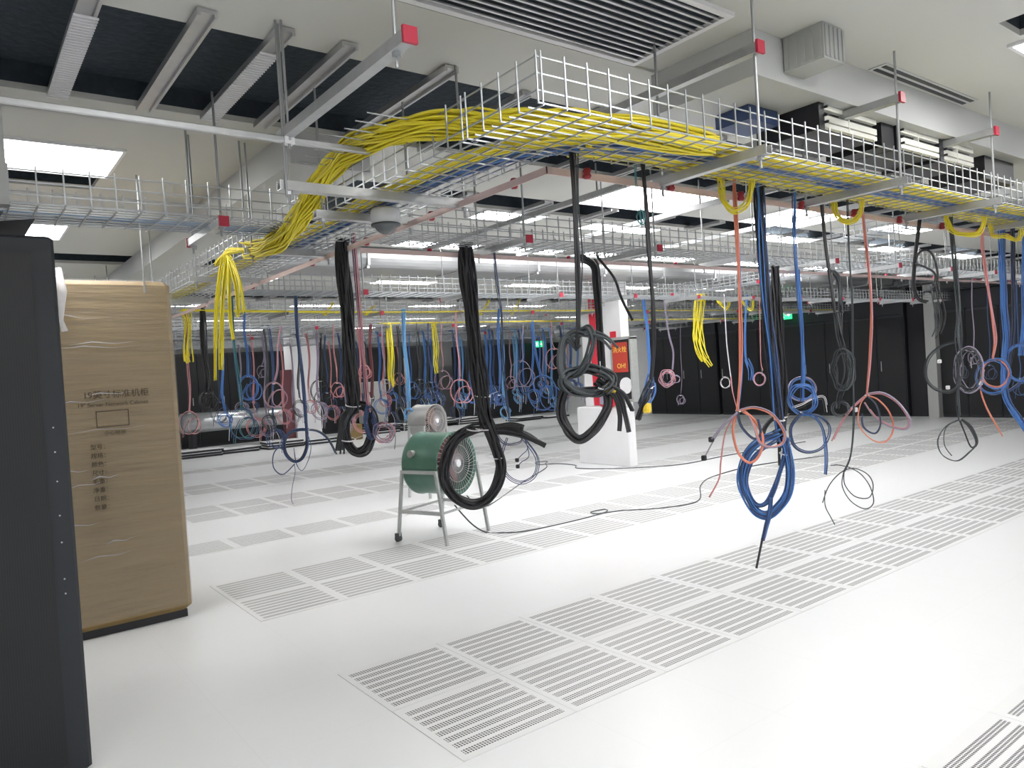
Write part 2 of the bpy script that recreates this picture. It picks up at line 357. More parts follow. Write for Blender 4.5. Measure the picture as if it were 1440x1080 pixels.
# ---------------------------------------------------------------- perforated floor tiles
tp = None
def tiles(ix0, ix1, iy, label, group):
    global tp
    for ix in range(ix0, ix1):
        if tp is None:
            tp = MB().box(-.2985, .2985, -.2985, .2985, 0, .003).build('perforated_floor_tile', None, 'tile'); o = tp
        else: o = tp.copy(); COL.objects.link(o)
        o.location = (ix*.6+.3, iy*.6+.3, .0003); tag(o, label, 'floor tile', group)
def rowlab(a, b, iy, nm, grp, special=()):
    tiles(a, b, iy, 'perforated white floor tile in ' + nm, grp)
rowlab(0, 24, -1, 'the far line of the nearest double row', 'vent tiles, nearest double row, far line')
rowlab(0, 24, -2, 'the near line of the nearest double row', 'vent tiles, nearest double row, near line')
rowlab(2, 9, -5, 'the row cut by the lower right corner', 'vent tiles in the lower right corner')
rowlab(0, 24, 3, 'the far line of the double row under the green fan', 'vent tiles, fan row, far line')
rowlab(0, 24, 2, 'the near line of the double row under the green fan', 'vent tiles, fan row, near line')
rowlab(0, 24, 6, 'the single row just behind the green fan', 'vent tiles, single row')
rowlab(-1, 24, 9, 'the near line of the double row reaching the white column', 'vent tiles, column row, near line')
rowlab(-1, 24, 10, 'the far line of the double row reaching the white column', 'vent tiles, column row, far line')
rowlab(0, 24, 13, 'the near line of the fourth double row, before the floor stacks', 'vent tiles, fourth double row, near line')
rowlab(0, 24, 14, 'the far line of the fourth double row, before the floor stacks', 'vent tiles, fourth double row, far line')
rowlab(2, 24, 18, 'the last row at the back of the hall', 'vent tiles, last row')
# ---------------------------------------------------------------- wire basket trays
def tray(label, axis, a0, a1, c0, c1, z0, h=.15, pitch=.1, r=.0028, name='wire_basket_tray', lines=.05, s0=None, s1=None, end=False):
    t = thing(name, label, 'cable tray')
    def seg(mb, p, q, rr=r):
        P = (p, q) if axis == 'x' else ((p[1], p[0], p[2]), (q[1], q[0], q[2]))
        (ax, ay, az), (bx, by, bz) = P
        mb.box(min(ax, bx)-rr, max(ax, bx)+rr, min(ay, by)-rr, max(ay, by)+rr, min(az, bz)-rr, max(az, bz)+rr)
    fl = MB(); w = c1-c0; nl = max(2, round(w/lines))
    for k in range(nl+1): seg(fl, (a0, c0+w*k/nl, z0), (a1, c0+w*k/nl, z0))
    n = int((a1-a0)/pitch); xs = [a0+.02+pitch*k for k in range(n)]
    for x in xs: seg(fl, (x, c0, z0-2*r), (x, c1, z0-2*r))
    fl.build('basket_floor', t, 'zinc')
    for c in (c0, c1):
        sd = MB()
        aa = (s0 if c == c0 else s1); aa = a0 if aa is None else aa
        for x in (xs if aa >= a0 else [aa+.02+pitch*q for q in range(int((a0-aa)/pitch)+1)]+xs):
            if x >= aa-.001: seg(sd, (x, c, z0), (x, c, z0+h))
        for f in ((.25, .58, .9) if h > .12 else (.5, .95)): seg(sd, (aa, c+(r*2 if c == c0 else -r*2), z0+h*f), (a1, c+(r*2 if c == c0 else -r*2), z0+h*f))
        sd.build('side_wall', t, 'zinc')
    return t
def endwall(mb, x, ya, yb, z0, h, r):
    n = int((yb-ya)/.1)
    for k in range(n+1): mb.box(x-r, x+r, ya+.1*k-r, ya+.1*k+r, z0, z0+h)
    for f in (.25, .58, .9): mb.box(x+r, x+3*r, ya, yb, z0+h*f-r, z0+h*f+r)
t = tray('nearest wire basket tray, carrying yellow and blue cable from the corner to the right edge', 'x', 0.0, 14.2, -1.9, -1.5, 2.37, .165, r=.0024, s1=.4)
b = MB(); endwall(b, 0, -1.9, -1.45, 2.37, .165, .0024); b.build('side_wall', t, 'zinc')
tray('wire basket tray branching from the near corner back over the carton', 'y', -1.49, 11.5, 0.0, .4, 2.37, .16, r=.0024)
tray('pale wire basket tray at upper left, joining the branch tray', 'x', -2.4, -.01, .0, .4, 2.36, .16, r=.003)
tray('second wire basket tray across the hall, right of the branch tray', 'x', .41, 14.2, .0, .4, 2.36, .16, r=.0026)
tray('third wire basket tray across the hall, behind the second', 'x', .41, 14.2, 2.7, 3.1, 2.36, .16, r=.003)
tray('fourth basket tray, the one lined with yellow cable far behind', 'x', .41, 14.2, 4.7, 5.1, 2.36, .14, r=.0035)
tray('fifth basket tray across the hall, before the deepest rows', 'x', -.5, 14.2, 6.9, 7.3, 2.38, .14, .15, .004, lines=.1)
tray('sixth basket tray across the hall', 'x', -.5, 14.2, 9.0, 9.4, 2.38, .14, .2, .005, lines=.1)
tray('last basket tray before the back wall', 'x', 1, 14.2, 12.0, 12.4, 2.38, .14, .2, .006, lines=.13)
tray('basket tray running deep into the hall, right of the white column', 'y', .41, 11, 7.4, 7.8, 2.54, .15, .1, .0035)
tray('short basket tray linking the first two cross trays near the right edge', 'y', -1.49, 0, 5.0, 5.3, 2.54, .1, .1, .0028)
tray('basket tray running above the dark cabinets along the right wall', 'y', -3, 11.5, 14.25, 14.6, 2.78, .15, .12, .0045)
# folded edge mesh beside the corner of the near tray
g = MB()
for k in range(8): y_ = -1.17+k*.1; g.box(-.22, .0, y_-.002, y_+.002, 2.53, 2.534)
g.box(-.002, .002, -1.2, -.4, 2.53, 2.534)
tag(g.build('tray_offcut', None, 'zinc'), 'short comb of bare wires sticking out beside the near tray corner', 'tray')
# cables lying in the trays
def run(name, label, P, n, r, w, cols, per=8):
    mb = MB()
    C_ = crom(P, per)
    for k in range(n):
        off = (k/(n-1)-.5)*w if n > 1 else 0; ph = R.uniform(0, 6)
        pts = []
        for i, p in enumerate(C_):
            tt = (C_[min(i+1, len(C_)-1)]-C_[max(i-1, 0)]).normalized(); sd = Vector((-tt.y, tt.x, 0))
            pts.append(p+sd*(off+w*.04*math.sin(ph+i*.5))+Vector((0, 0, r*1.2*(k % 2)+.003*math.sin(ph+i*.33))))
        mb.use(cols[k % len(cols)]).tube(pts, r, 5)
    return tag(mb.build(name, None), label, 'cable')
Z1 = 2.385
run('fibre_cable_run', 'outer yellow fibre cables lying in the near tray and turning its corner', [(14, -1.78, Z1), (8, -1.79, Z1), (4, -1.78, Z1), (2, -1.79, Z1), (1, -1.78, Z1), (.5, -1.70, Z1), (.28, -1.5, Z1), (.15, -1.2, Z1), (.13, -.6, Z1), (.14, 0, Z1), (.14, 3, Z1), (.15, 8, Z1)], 14, .0055, .10, ['ye'])
run('blue_cable_run', 'blue cables lying between the yellow ones in the near tray', [(14, -1.68, Z1), (8, -1.68, Z1), (4, -1.69, Z1), (2, -1.68, Z1), (1, -1.67, Z1), (.55, -1.58, Z1), (.34, -1.35, Z1), (.24, -1.0, Z1), (.23, -.6, Z1), (.23, 0, Z1), (.23, 1.2, Z1)], 10, .0055, .085, ['bl', 'bl', 'nb'])
run('fibre_cable_run', 'inner yellow fibre cables lying in the near tray, starting at the corner', [(14, -1.57, Z1), (8, -1.57, Z1), (4, -1.56, Z1), (2, -1.57, Z1), (1.2, -1.575, Z1), (.8, -1.57, Z1), (.5, -1.53, Z1)], 18, .0055, .14, ['ye'])
run('blue_cable_run', 'pale blue cables lying in the upper left tray', [(-2.3, .25, 2.37), (-1.2, .24, 2.37), (-.5, .26, 2.37), (-.05, .3, 2.37)], 5, .004, .05, ['lb'])
run('fibre_cable_run', 'yellow fibre cables sagging along the fourth basket tray', [(.5, 4.72, 2.39), (1.6, 4.74, 2.37), (3, 4.74, 2.36), (5, 4.76, 2.37), (8, 4.76, 2.37), (13.5, 4.78, 2.37)], 9, .006, .12, ['ye'])
run('fibre_cable_run', 'yellow fibre cables along the fifth basket tray', [(4, 6.95, 2.4), (7, 6.95, 2.4), (13.5, 6.95, 2.4)], 5, .007, .09, ['ye'])
# traced centre lines of the hanging cables, in metres: name, label, category, group, parts, ties, tie radius, plugs
CABLES = [
 ('hanging_cable_bundle', 'thick black and blue cable bundle hanging nearest the camera, looped low above the vent tiles', 'cable', None, [('cable_drop', ['bk', 'nb', 'bk', 'bl'], 28, 0.0042, 0.023, [(1.737, -1.51, 2.385), (1.737, -1.51, 2.345), (1.709, -1.523, 2.129), (1.722, -1.524, 1.774), (1.749, -1.52, 1.49), (1.775, -1.52, 1.204), (1.787, -1.535, 1.062)]), ('coil', ['bl', 'nb', 'bl', 'bk'], 15, 0.0042, 0.022, [(1.753, -1.56, 1.097), (1.766, -1.576, 0.972), (1.766, -1.555, 0.848), (1.752, -1.512, 0.77), (1.719, -1.458, 0.723), (1.68, -1.412, 0.755), (1.645, -1.384, 0.849), (1.635, -1.384, 0.94), (1.653, -1.407, 1.03), (1.699, -1.454, 1.093), (1.748, -1.505, 1.127), (1.773, -1.538, 1.147)]), ('coil', ['bl', 'nb'], 7, 0.0042, 0.012, [(1.758, -1.578, 1.114), (1.751, -1.552, 1.008), (1.743, -1.509, 0.884), (1.728, -1.464, 0.791), (1.7, -1.424, 0.77), (1.667, -1.4, 0.82), (1.647, -1.4, 0.922), (1.661, -1.433, 1.012), (1.704, -1.482, 1.071), (1.754, -1.525, 1.112)]), ('cable_tail', ['bl', 'nb'], 6, 0.0042, 0.012, [(1.721, -1.487, 0.813), (1.715, -1.478, 0.734), (1.703, -1.46, 0.662), (1.694, -1.446, 0.596)]), ('cable_tail', ['bk'], 1, 0.006, 0.0, [(1.695, -1.447, 0.625), (1.687, -1.436, 0.567), (1.67, -1.41, 0.44)])], [(1.765, -1.552, 1.033), (1.755, -1.538, 1.204)], 0.028, []),
 ('hanging_cable_bundle', 'slim orange and blue cable drop ending in loose orange loops beside the low blue coil', 'cable', None, [('cable_drop', ['or', 'or', 'bl'], 6, 0.0035, 0.008, [(1.536, -1.51, 2.385), (1.536, -1.51, 2.345), (1.539, -1.507, 2.151), (1.555, -1.493, 1.877), (1.553, -1.487, 1.638), (1.529, -1.486, 1.432), (1.495, -1.483, 1.267)]), ('coil', ['or', 'pu'], 3, 0.0035, 0.006, [(1.513, -1.47, 1.267), (1.575, -1.52, 1.281), (1.622, -1.583, 1.247), (1.637, -1.638, 1.163), (1.612, -1.648, 1.109), (1.57, -1.61, 1.09), (1.547, -1.56, 1.112), (1.555, -1.528, 1.188), (1.555, -1.492, 1.252), (1.533, -1.459, 1.264)]), ('coil', ['or'], 3, 0.0035, 0.004, [(1.517, -1.467, 1.267), (1.482, -1.461, 1.175), (1.48, -1.484, 1.07), (1.516, -1.519, 1.017), (1.564, -1.544, 1.05), (1.594, -1.548, 1.135), (1.574, -1.516, 1.223), (1.532, -1.488, 1.263)]), ('coil', ['nb', 'gy'], 2, 0.0035, 0.005, [(1.495, -1.483, 1.267), (1.523, -1.478, 1.191), (1.571, -1.512, 1.127), (1.59, -1.541, 1.153), (1.567, -1.545, 1.222)]), ('cable_tail', ['pu'], 1, 0.0035, 0, [(1.492, -1.484, 1.264), (1.446, -1.436, 1.208), (1.421, -1.378, 1.137)]), ('cable_tail', ['pu'], 1, 0.0035, 0, [(1.49, -1.486, 1.26), (1.458, -1.4, 1.174), (1.432, -1.323, 1.046)]), ('cable_tail', ['pk', 'or'], 2, 0.003, 0.004, [(1.522, -1.458, 1.254), (1.497, -1.404, 1.159), (1.472, -1.388, 1.02), (1.444, -1.394, 0.943), (1.397, -1.363, 0.853)])], [(1.511, -1.475, 1.267)], 0.012, [('bk', 1.433, -1.366, 1.133), ('bk', 1.41, -1.334, 1.043)]),
 ('hanging_cable_bundle', 'blue cable drop with open blue loops just right of the low black and blue coil', 'cable', None, [('cable_drop', ['nb', 'bl'], 5, 0.0032, 0.008, [(2.043, -1.51, 2.385), (2.043, -1.51, 2.345), (2.024, -1.51, 2.148), (2.014, -1.521, 1.887), (2.025, -1.521, 1.663), (2.044, -1.504, 1.44), (2.056, -1.482, 1.272)]), ('coil', ['bl'], 4, 0.0032, 0.012, [(2.062, -1.484, 1.358), (2.07, -1.515, 1.346), (2.06, -1.547, 1.315), (2.044, -1.562, 1.276), (2.036, -1.552, 1.239), (2.038, -1.519, 1.214), (2.042, -1.477, 1.209), (2.038, -1.444, 1.226), (2.02, -1.434, 1.26), (1.998, -1.446, 1.3), (1.989, -1.472, 1.336), (2.003, -1.498, 1.356), (2.037, -1.517, 1.355), (2.073, -1.527, 1.333), (2.092, -1.533, 1.298), (2.081, -1.535, 1.258)]), ('coil', ['nb', 'gy'], 3, 0.003, 0.008, [(2.029, -1.495, 1.216), (1.979, -1.455, 1.143), (1.982, -1.464, 1.048), (2.031, -1.509, 1.006), (2.095, -1.564, 1.026), (2.127, -1.59, 1.115), (2.103, -1.569, 1.182), (2.041, -1.516, 1.215)]), ('coil', ['bl', 'nb'], 3, 0.003, 0.008, [(2.025, -1.497, 1.216), (2.039, -1.557, 1.195), (2.062, -1.59, 1.119), (2.084, -1.585, 0.989), (2.1, -1.565, 0.885)]), ('cable_tail', ['gy'], 2, 0.003, 0.004, [(2.038, -1.497, 1.212), (2.093, -1.544, 1.194), (2.113, -1.57, 1.164), (2.108, -1.596, 1.148)])], [(2.032, -1.493, 1.216)], 0.01, []),
 ('hanging_cable_bundle', 'orange and mauve cable drop flaring into wide drooping loops before the dark cabinets', 'cable', None, [('cable_drop', ['pk', 'or', 'pu'], 5, 0.0036, 0.008, [(2.743, -1.51, 2.385), (2.743, -1.51, 2.345), (2.768, -1.506, 2.146), (2.753, -1.526, 1.898), (2.73, -1.534, 1.692), (2.713, -1.517, 1.446), (2.716, -1.488, 1.261)]), ('coil', ['pk', 'pu'], 4, 0.0036, 0.006, [(2.755, -1.468, 1.261), (2.779, -1.544, 1.265), (2.791, -1.626, 1.209), (2.799, -1.682, 1.117), (2.794, -1.665, 1.06), (2.781, -1.591, 1.07), (2.767, -1.509, 1.122), (2.749, -1.456, 1.215)]), ('coil', ['or'], 2, 0.003, 0.004, [(2.71, -1.491, 1.256), (2.756, -1.529, 1.229), (2.801, -1.568, 1.153), (2.812, -1.582, 1.054), (2.775, -1.552, 0.985), (2.72, -1.501, 1.002), (2.679, -1.451, 1.091), (2.693, -1.459, 1.2), (2.73, -1.477, 1.252)]), ('coil', ['nb', 'gy'], 2, 0.003, 0.004, [(2.702, -1.495, 1.256), (2.73, -1.532, 1.197), (2.76, -1.536, 1.092), (2.765, -1.497, 1.031), (2.741, -1.444, 1.074), (2.724, -1.451, 1.178)]), ('cable_tail', ['pk', 'pu'], 3, 0.003, 0.006, [(2.751, -1.471, 1.261), (2.72, -1.402, 1.193), (2.675, -1.352, 1.11), (2.624, -1.31, 0.993)])], [(2.729, -1.482, 1.256)], 0.011, [('wh', 2.699, -1.424, 1.175)]),
 ('hanging_cable_bundle', 'dark grey cord ending in two thin rings over the floor, right of the low coil', 'cable', None, [('cable_drop', ['gy'], 2, 0.003, 0.004, [(2.572, -1.51, 2.385), (2.572, -1.51, 2.345), (2.555, -1.514, 2.058), (2.579, -1.504, 1.816), (2.59, -1.484, 1.495), (2.584, -1.478, 1.252), (2.561, -1.481, 1.09), (2.528, -1.472, 0.927), (2.502, -1.443, 0.838)]), ('coil', ['gy'], 1, 0.0032, 0, [(2.548, -1.418, 0.838), (2.548, -1.401, 0.747), (2.553, -1.444, 0.662), (2.564, -1.519, 0.622), (2.57, -1.568, 0.66), (2.569, -1.557, 0.744), (2.57, -1.51, 0.813), (2.565, -1.448, 0.85), (2.543, -1.393, 0.866), (2.508, -1.36, 0.867)]), ('coil', ['gy'], 1, 0.0032, 0, [(2.515, -1.436, 0.838), (2.502, -1.443, 0.764), (2.533, -1.482, 0.695), (2.589, -1.534, 0.684), (2.62, -1.546, 0.749), (2.61, -1.522, 0.813), (2.56, -1.468, 0.85), (2.505, -1.42, 0.829), (2.463, -1.369, 0.755), (2.453, -1.33, 0.655)]), ('cable_tail', ['gy'], 1, 0.003, 0, [(2.496, -1.324, 0.722), (2.502, -1.316, 0.63), (2.503, -1.346, 0.565), (2.493, -1.382, 0.512)])], [], 0.006, []),
 ('hanging_cable_bundle', 'coral red cable drop with an orange and blue ring near the right edge', 'cable', None, [('cable_drop', ['or', 'pk'], 4, 0.004, 0.009, [(4.431, -1.51, 2.385), (4.431, -1.51, 2.345), (4.449, -1.49, 2.213), (4.461, -1.505, 1.931), (4.453, -1.533, 1.674), (4.431, -1.547, 1.521), (4.408, -1.532, 1.395)]), ('coil', ['or', 'bl'], 4, 0.0036, 0.01, [(4.408, -1.523, 1.389), (4.444, -1.559, 1.391), (4.482, -1.588, 1.363), (4.498, -1.605, 1.315), (4.485, -1.607, 1.26), (4.452, -1.591, 1.214), (4.419, -1.558, 1.191), (4.406, -1.514, 1.198), (4.413, -1.473, 1.232), (4.431, -1.45, 1.285), (4.443, -1.456, 1.339), (4.442, -1.491, 1.38), (4.433, -1.542, 1.394), (4.431, -1.59, 1.378), (4.444, -1.618, 1.337), (4.467, -1.618, 1.283), (4.485, -1.594, 1.232)]), ('coil', ['bl', 'nb'], 3, 0.0036, 0.01, [(4.481, -1.563, 1.37), (4.49, -1.597, 1.323), (4.473, -1.615, 1.26), (4.444, -1.607, 1.2), (4.422, -1.572, 1.157), (4.418, -1.517, 1.145), (4.425, -1.46, 1.166), (4.429, -1.421, 1.216), (4.423, -1.415, 1.28), (4.409, -1.442, 1.341), (4.401, -1.491, 1.38), (4.412, -1.544, 1.389), (4.443, -1.585, 1.363), (4.479, -1.606, 1.312)]), ('cable_tail', ['or'], 2, 0.0045, 0.004, [(4.445, -1.464, 1.321), (4.432, -1.44, 1.194), (4.419, -1.471, 1.064), (4.412, -1.523, 0.95), (4.422, -1.57, 0.842)])], [(4.431, -1.509, 1.385)], 0.012, [('wh', 4.409, -1.45, 1.225)]),
 ('hanging_cable_bundle', 'bright blue cable bundle with wide blue rings at the right edge of the picture', 'cable', None, [('cable_drop', ['bl', 'bl', 'nb'], 14, 0.0045, 0.02, [(4.772, -1.51, 2.385), (4.772, -1.51, 2.345), (4.783, -1.494, 2.098), (4.797, -1.491, 1.833), (4.791, -1.496, 1.568), (4.76, -1.48, 1.303), (4.741, -1.496, 1.09), (4.756, -1.55, 0.955), (4.794, -1.606, 0.843)]), ('coil', ['bl', 'nb'], 5, 0.004, 0.012, [(4.759, -1.549, 1.472), (4.795, -1.589, 1.487), (4.834, -1.625, 1.465), (4.853, -1.652, 1.411), (4.844, -1.665, 1.342), (4.814, -1.658, 1.275), (4.784, -1.628, 1.228), (4.77, -1.581, 1.214), (4.775, -1.529, 1.237), (4.788, -1.491, 1.292), (4.794, -1.481, 1.364), (4.787, -1.503, 1.431), (4.776, -1.549, 1.476), (4.775, -1.602, 1.486), (4.792, -1.645, 1.459), (4.823, -1.666, 1.403), (4.848, -1.663, 1.333), (4.85, -1.641, 1.267), (4.823, -1.608, 1.224), (4.783, -1.57, 1.215)]), ('coil', ['nb'], 4, 0.004, 0.01, [(4.763, -1.393, 1.173), (4.773, -1.468, 1.133), (4.778, -1.562, 1.193), (4.789, -1.646, 1.295)])], [], 0.02, []),
 ('hanging_cable_bundle', 'darker navy cable bundle squeezed beside the bright blue bundle at the right edge', 'cable', None, [('cable_drop', ['nb', 'bk'], 12, 0.004, 0.014, [(4.976, -1.51, 2.385), (4.976, -1.51, 2.345), (4.983, -1.496, 2.105), (4.997, -1.482, 1.781), (4.988, -1.468, 1.511), (4.954, -1.441, 1.295), (4.927, -1.435, 1.159)])], [], 0.02, []),
 ('hanging_cable_bundle', 'light blue cable fan at the far right edge, tallest of the blue ones', 'cable', None, [('cable_drop', ['bl'], 12, 0.004, 0.03, [(5.239, -1.508, 2.385), (5.239, -1.508, 2.345), (5.21, -1.499, 1.949), (5.202, -1.485, 1.672), (5.21, -1.451, 1.394)])], [], 0.02, []),
 ('hanging_cable_bundle', 'black cable with a raised black hoop hanging against the far ladder tray, right side', 'cable', None, [('cable_drop', ['bk'], 3, 0.006, 0.008, [(3.455, -1.51, 2.385), (3.455, -1.51, 2.345), (3.423, -1.508, 2.232), (3.427, -1.475, 2.054), (3.446, -1.455, 1.919), (3.47, -1.471, 1.826), (3.484, -1.52, 1.798)]), ('coil', ['bk'], 1, 0.007, 0, [(3.463, -1.459, 2.045), (3.47, -1.481, 2.111), (3.466, -1.527, 2.132), (3.459, -1.571, 2.096), (3.459, -1.593, 2.012), (3.472, -1.587, 1.927), (3.478, -1.538, 1.855)]), ('coil', ['bk'], 1, 0.007, 0, [(3.421, -1.477, 2.05), (3.47, -1.524, 2.02), (3.508, -1.561, 1.973), (3.502, -1.552, 1.907)]), ('cable_tail', ['gy', 'bk'], 4, 0.004, 0.03, [(3.453, -1.569, 1.916), (3.458, -1.588, 1.815), (3.479, -1.589, 1.679), (3.491, -1.552, 1.569)])], [], 0.014, []),
 ('hanging_cable_bundle', 'long dark grey cable drop ending in loose rings over the floor at right', 'cable', None, [('cable_drop', ['gy', 'gy', 'bk'], 4, 0.0035, 0.012, [(3.894, -1.51, 2.385), (3.894, -1.51, 2.345), (3.908, -1.511, 2.112), (3.928, -1.515, 1.824), (3.924, -1.52, 1.537), (3.893, -1.504, 1.298), (3.868, -1.506, 1.13), (3.864, -1.515, 1.009)]), ('coil', ['gy'], 2, 0.0034, 0.006, [(3.869, -1.512, 1.009), (3.861, -1.429, 0.962), (3.864, -1.373, 0.865), (3.877, -1.39, 0.768), (3.893, -1.472, 0.729), (3.896, -1.549, 0.788), (3.897, -1.595, 0.855), (3.889, -1.56, 0.96), (3.893, -1.507, 1.009)]), ('coil', ['gy', 'bk'], 3, 0.0034, 0.005, [(3.919, -1.493, 1.009), (3.912, -1.519, 0.937), (3.902, -1.565, 0.826), (3.9, -1.603, 0.864), (3.895, -1.575, 0.96), (3.897, -1.515, 1.009)]), ('coil', ['gy'], 1, 0.0034, 0, [(3.915, -1.494, 1.009), (3.863, -1.427, 0.953), (3.836, -1.424, 0.841), (3.846, -1.47, 0.758)])], [(3.892, -1.504, 1.009)], 0.01, []),
 ('hanging_cable_bundle', 'grey cable cluster with a big faint ring in front of the pale pillar, right side', 'cable', None, [('cable_drop', ['gy'], 4, 0.004, 0.02, [(3.89, -1.52, 2.385), (3.89, -1.52, 2.345), (3.92, -1.519, 2.014), (3.904, -1.529, 1.728), (3.874, -1.524, 1.562), (3.867, -1.543, 1.345), (3.862, -1.508, 1.227)]), ('coil', ['gy', 'bk'], 4, 0.0035, 0.01, [(3.908, -1.505, 1.538), (3.878, -1.412, 1.507), (3.835, -1.348, 1.429), (3.804, -1.341, 1.308), (3.806, -1.391, 1.228), (3.845, -1.473, 1.2), (3.892, -1.528, 1.25)]), ('coil', ['gy', 'pu'], 6, 0.003, 0.03, [(3.922, -1.571, 1.486), (3.952, -1.598, 1.463), (3.957, -1.623, 1.407), (3.938, -1.636, 1.333), (3.91, -1.631, 1.261), (3.892, -1.605, 1.213), (3.892, -1.563, 1.201), (3.903, -1.52, 1.229), (3.91, -1.494, 1.29), (3.905, -1.494, 1.366), (3.891, -1.52, 1.436), (3.881, -1.56, 1.478), (3.889, -1.598, 1.482), (3.916, -1.623, 1.447), (3.947, -1.631, 1.383)])], [], 0.012, [('gy', 3.889, -1.519, 1.576), ('wh', 3.848, -1.415, 1.41), ('wh', 3.863, -1.454, 1.229)]),
 ('hanging_cable_bundle', 'slack black cable drop left of the orange and mauve drop, tangled at its end', 'cable', None, [('cable_drop', ['bk'], 2, 0.007, 0.006, [(2.303, -1.51, 2.385), (2.303, -1.51, 2.345), (2.317, -1.508, 2.161), (2.302, -1.534, 1.967), (2.293, -1.55, 1.811), (2.303, -1.556, 1.733)]), ('cable_drop', ['gy', 'bk'], 6, 0.004, 0.014, [(2.323, -1.545, 1.733), (2.303, -1.57, 1.616), (2.319, -1.583, 1.499), (2.342, -1.575, 1.383), (2.341, -1.528, 1.269), (2.341, -1.517, 1.212)]), ('coil', ['gy'], 5, 0.003, 0.02, [(2.338, -1.569, 1.523), (2.368, -1.575, 1.508), (2.379, -1.584, 1.47), (2.366, -1.595, 1.42), (2.339, -1.601, 1.371), (2.317, -1.594, 1.335), (2.312, -1.572, 1.322), (2.323, -1.542, 1.337), (2.336, -1.519, 1.375), (2.339, -1.514, 1.425), (2.328, -1.529, 1.475), (2.314, -1.557, 1.511), (2.312, -1.584, 1.523), (2.328, -1.598, 1.508), (2.355, -1.598, 1.47), (2.377, -1.589, 1.42), (2.377, -1.58, 1.371), (2.353, -1.574, 1.335), (2.319, -1.568, 1.322)]), ('coil', ['gy'], 3, 0.0028, 0.008, [(2.303, -1.557, 1.25), (2.309, -1.578, 1.243), (2.331, -1.582, 1.228), (2.355, -1.573, 1.208), (2.365, -1.558, 1.188), (2.35, -1.547, 1.175), (2.318, -1.539, 1.173), (2.288, -1.532, 1.181), (2.278, -1.523, 1.197), (2.292, -1.513, 1.218), (2.319, -1.508, 1.236), (2.342, -1.517, 1.248), (2.347, -1.54, 1.249), (2.335, -1.57, 1.239), (2.321, -1.591, 1.221)])], [], 0.012, []),
 ('hanging_cable_bundle', 'black cable drop ending in a black boot wrapped with yellow tape', 'cable', None, [('cable_drop', ['bk'], 3, 0.007, 0.008, [(0.901, -1.51, 2.385), (0.901, -1.51, 2.345), (0.907, -1.507, 2.171), (0.889, -1.526, 1.957), (0.882, -1.534, 1.773), (0.886, -1.52, 1.589), (0.89, -1.488, 1.437), (0.886, -1.453, 1.362), (0.874, -1.44, 1.322)]), ('boot', ['bk'], 6, 0.007, 0.011, [(0.868, -1.474, 1.377), (0.854, -1.458, 1.328), (0.841, -1.443, 1.286)]), ('cable_tail', ['nb', 'gy'], 8, 0.003, 0.014, [(0.864, -1.513, 1.452), (0.86, -1.485, 1.408), (0.86, -1.446, 1.341)])], [(0.88, -1.487, 1.422)], 0.016, [('yt', 0.869, -1.474, 1.334)]),
 ('hanging_cable_bundle', 'black cable drop at centre whose dark grey coils cross in front of the white column', 'cable', None, [('cable_drop', ['bk', 'bk', 'gy'], 3, 0.006, 0.008, [(0.49, -1.51, 2.385), (0.49, -1.51, 2.345), (0.477, -1.522, 2.168), (0.468, -1.53, 1.971), (0.468, -1.516, 1.774), (0.478, -1.49, 1.604)]), ('coil', ['gy'], 4, 0.0058, 0.014, [(0.493, -1.474, 1.604), (0.446, -1.455, 1.65), (0.41, -1.457, 1.581), (0.402, -1.468, 1.51), (0.436, -1.489, 1.45), (0.503, -1.518, 1.426), (0.56, -1.54, 1.443)]), ('coil', ['gy'], 4, 0.0055, 0.014, [(0.482, -1.492, 1.661), (0.492, -1.536, 1.681), (0.494, -1.554, 1.629), (0.486, -1.532, 1.56), (0.467, -1.481, 1.506), (0.445, -1.431, 1.523), (0.445, -1.431, 1.609), (0.467, -1.479, 1.668), (0.499, -1.543, 1.658), (0.535, -1.593, 1.631), (0.57, -1.609, 1.589)]), ('coil', ['gy', 'bk'], 7, 0.0055, 0.02, [(0.514, -1.568, 1.511), (0.539, -1.592, 1.49), (0.559, -1.584, 1.464), (0.564, -1.554, 1.441), (0.543, -1.518, 1.426), (0.498, -1.491, 1.425), (0.447, -1.478, 1.437), (0.41, -1.473, 1.46), (0.407, -1.47, 1.486), (0.438, -1.472, 1.508), (0.488, -1.483, 1.52), (0.533, -1.509, 1.517), (0.558, -1.547, 1.502), (0.559, -1.582, 1.478), (0.543, -1.596, 1.453), (0.522, -1.576, 1.433)]), ('coil', ['bk'], 10, 0.006, 0.018, [(0.441, -1.455, 1.471), (0.43, -1.428, 1.41), (0.425, -1.427, 1.331), (0.433, -1.454, 1.272), (0.454, -1.496, 1.244), (0.489, -1.536, 1.273), (0.522, -1.554, 1.322), (0.557, -1.563, 1.377), (0.56, -1.548, 1.434), (0.531, -1.525, 1.47)]), ('cable_tail', ['bk'], 3, 0.006, 0.006, [(0.539, -1.572, 1.442), (0.583, -1.578, 1.398), (0.603, -1.575, 1.326), (0.594, -1.575, 1.264)]), ('cable_tail', ['bk'], 3, 0.006, 0.006, [(0.554, -1.564, 1.448), (0.604, -1.581, 1.408), (0.619, -1.591, 1.325), (0.613, -1.612, 1.259)]), ('cable_tail', ['bk'], 2, 0.006, 0.006, [(0.532, -1.589, 1.453), (0.576, -1.621, 1.419), (0.61, -1.62, 1.372), (0.635, -1.612, 1.343)])], [(0.539, -1.555, 1.44)], 0.02, [('yt', 0.562, -1.576, 1.441)]),
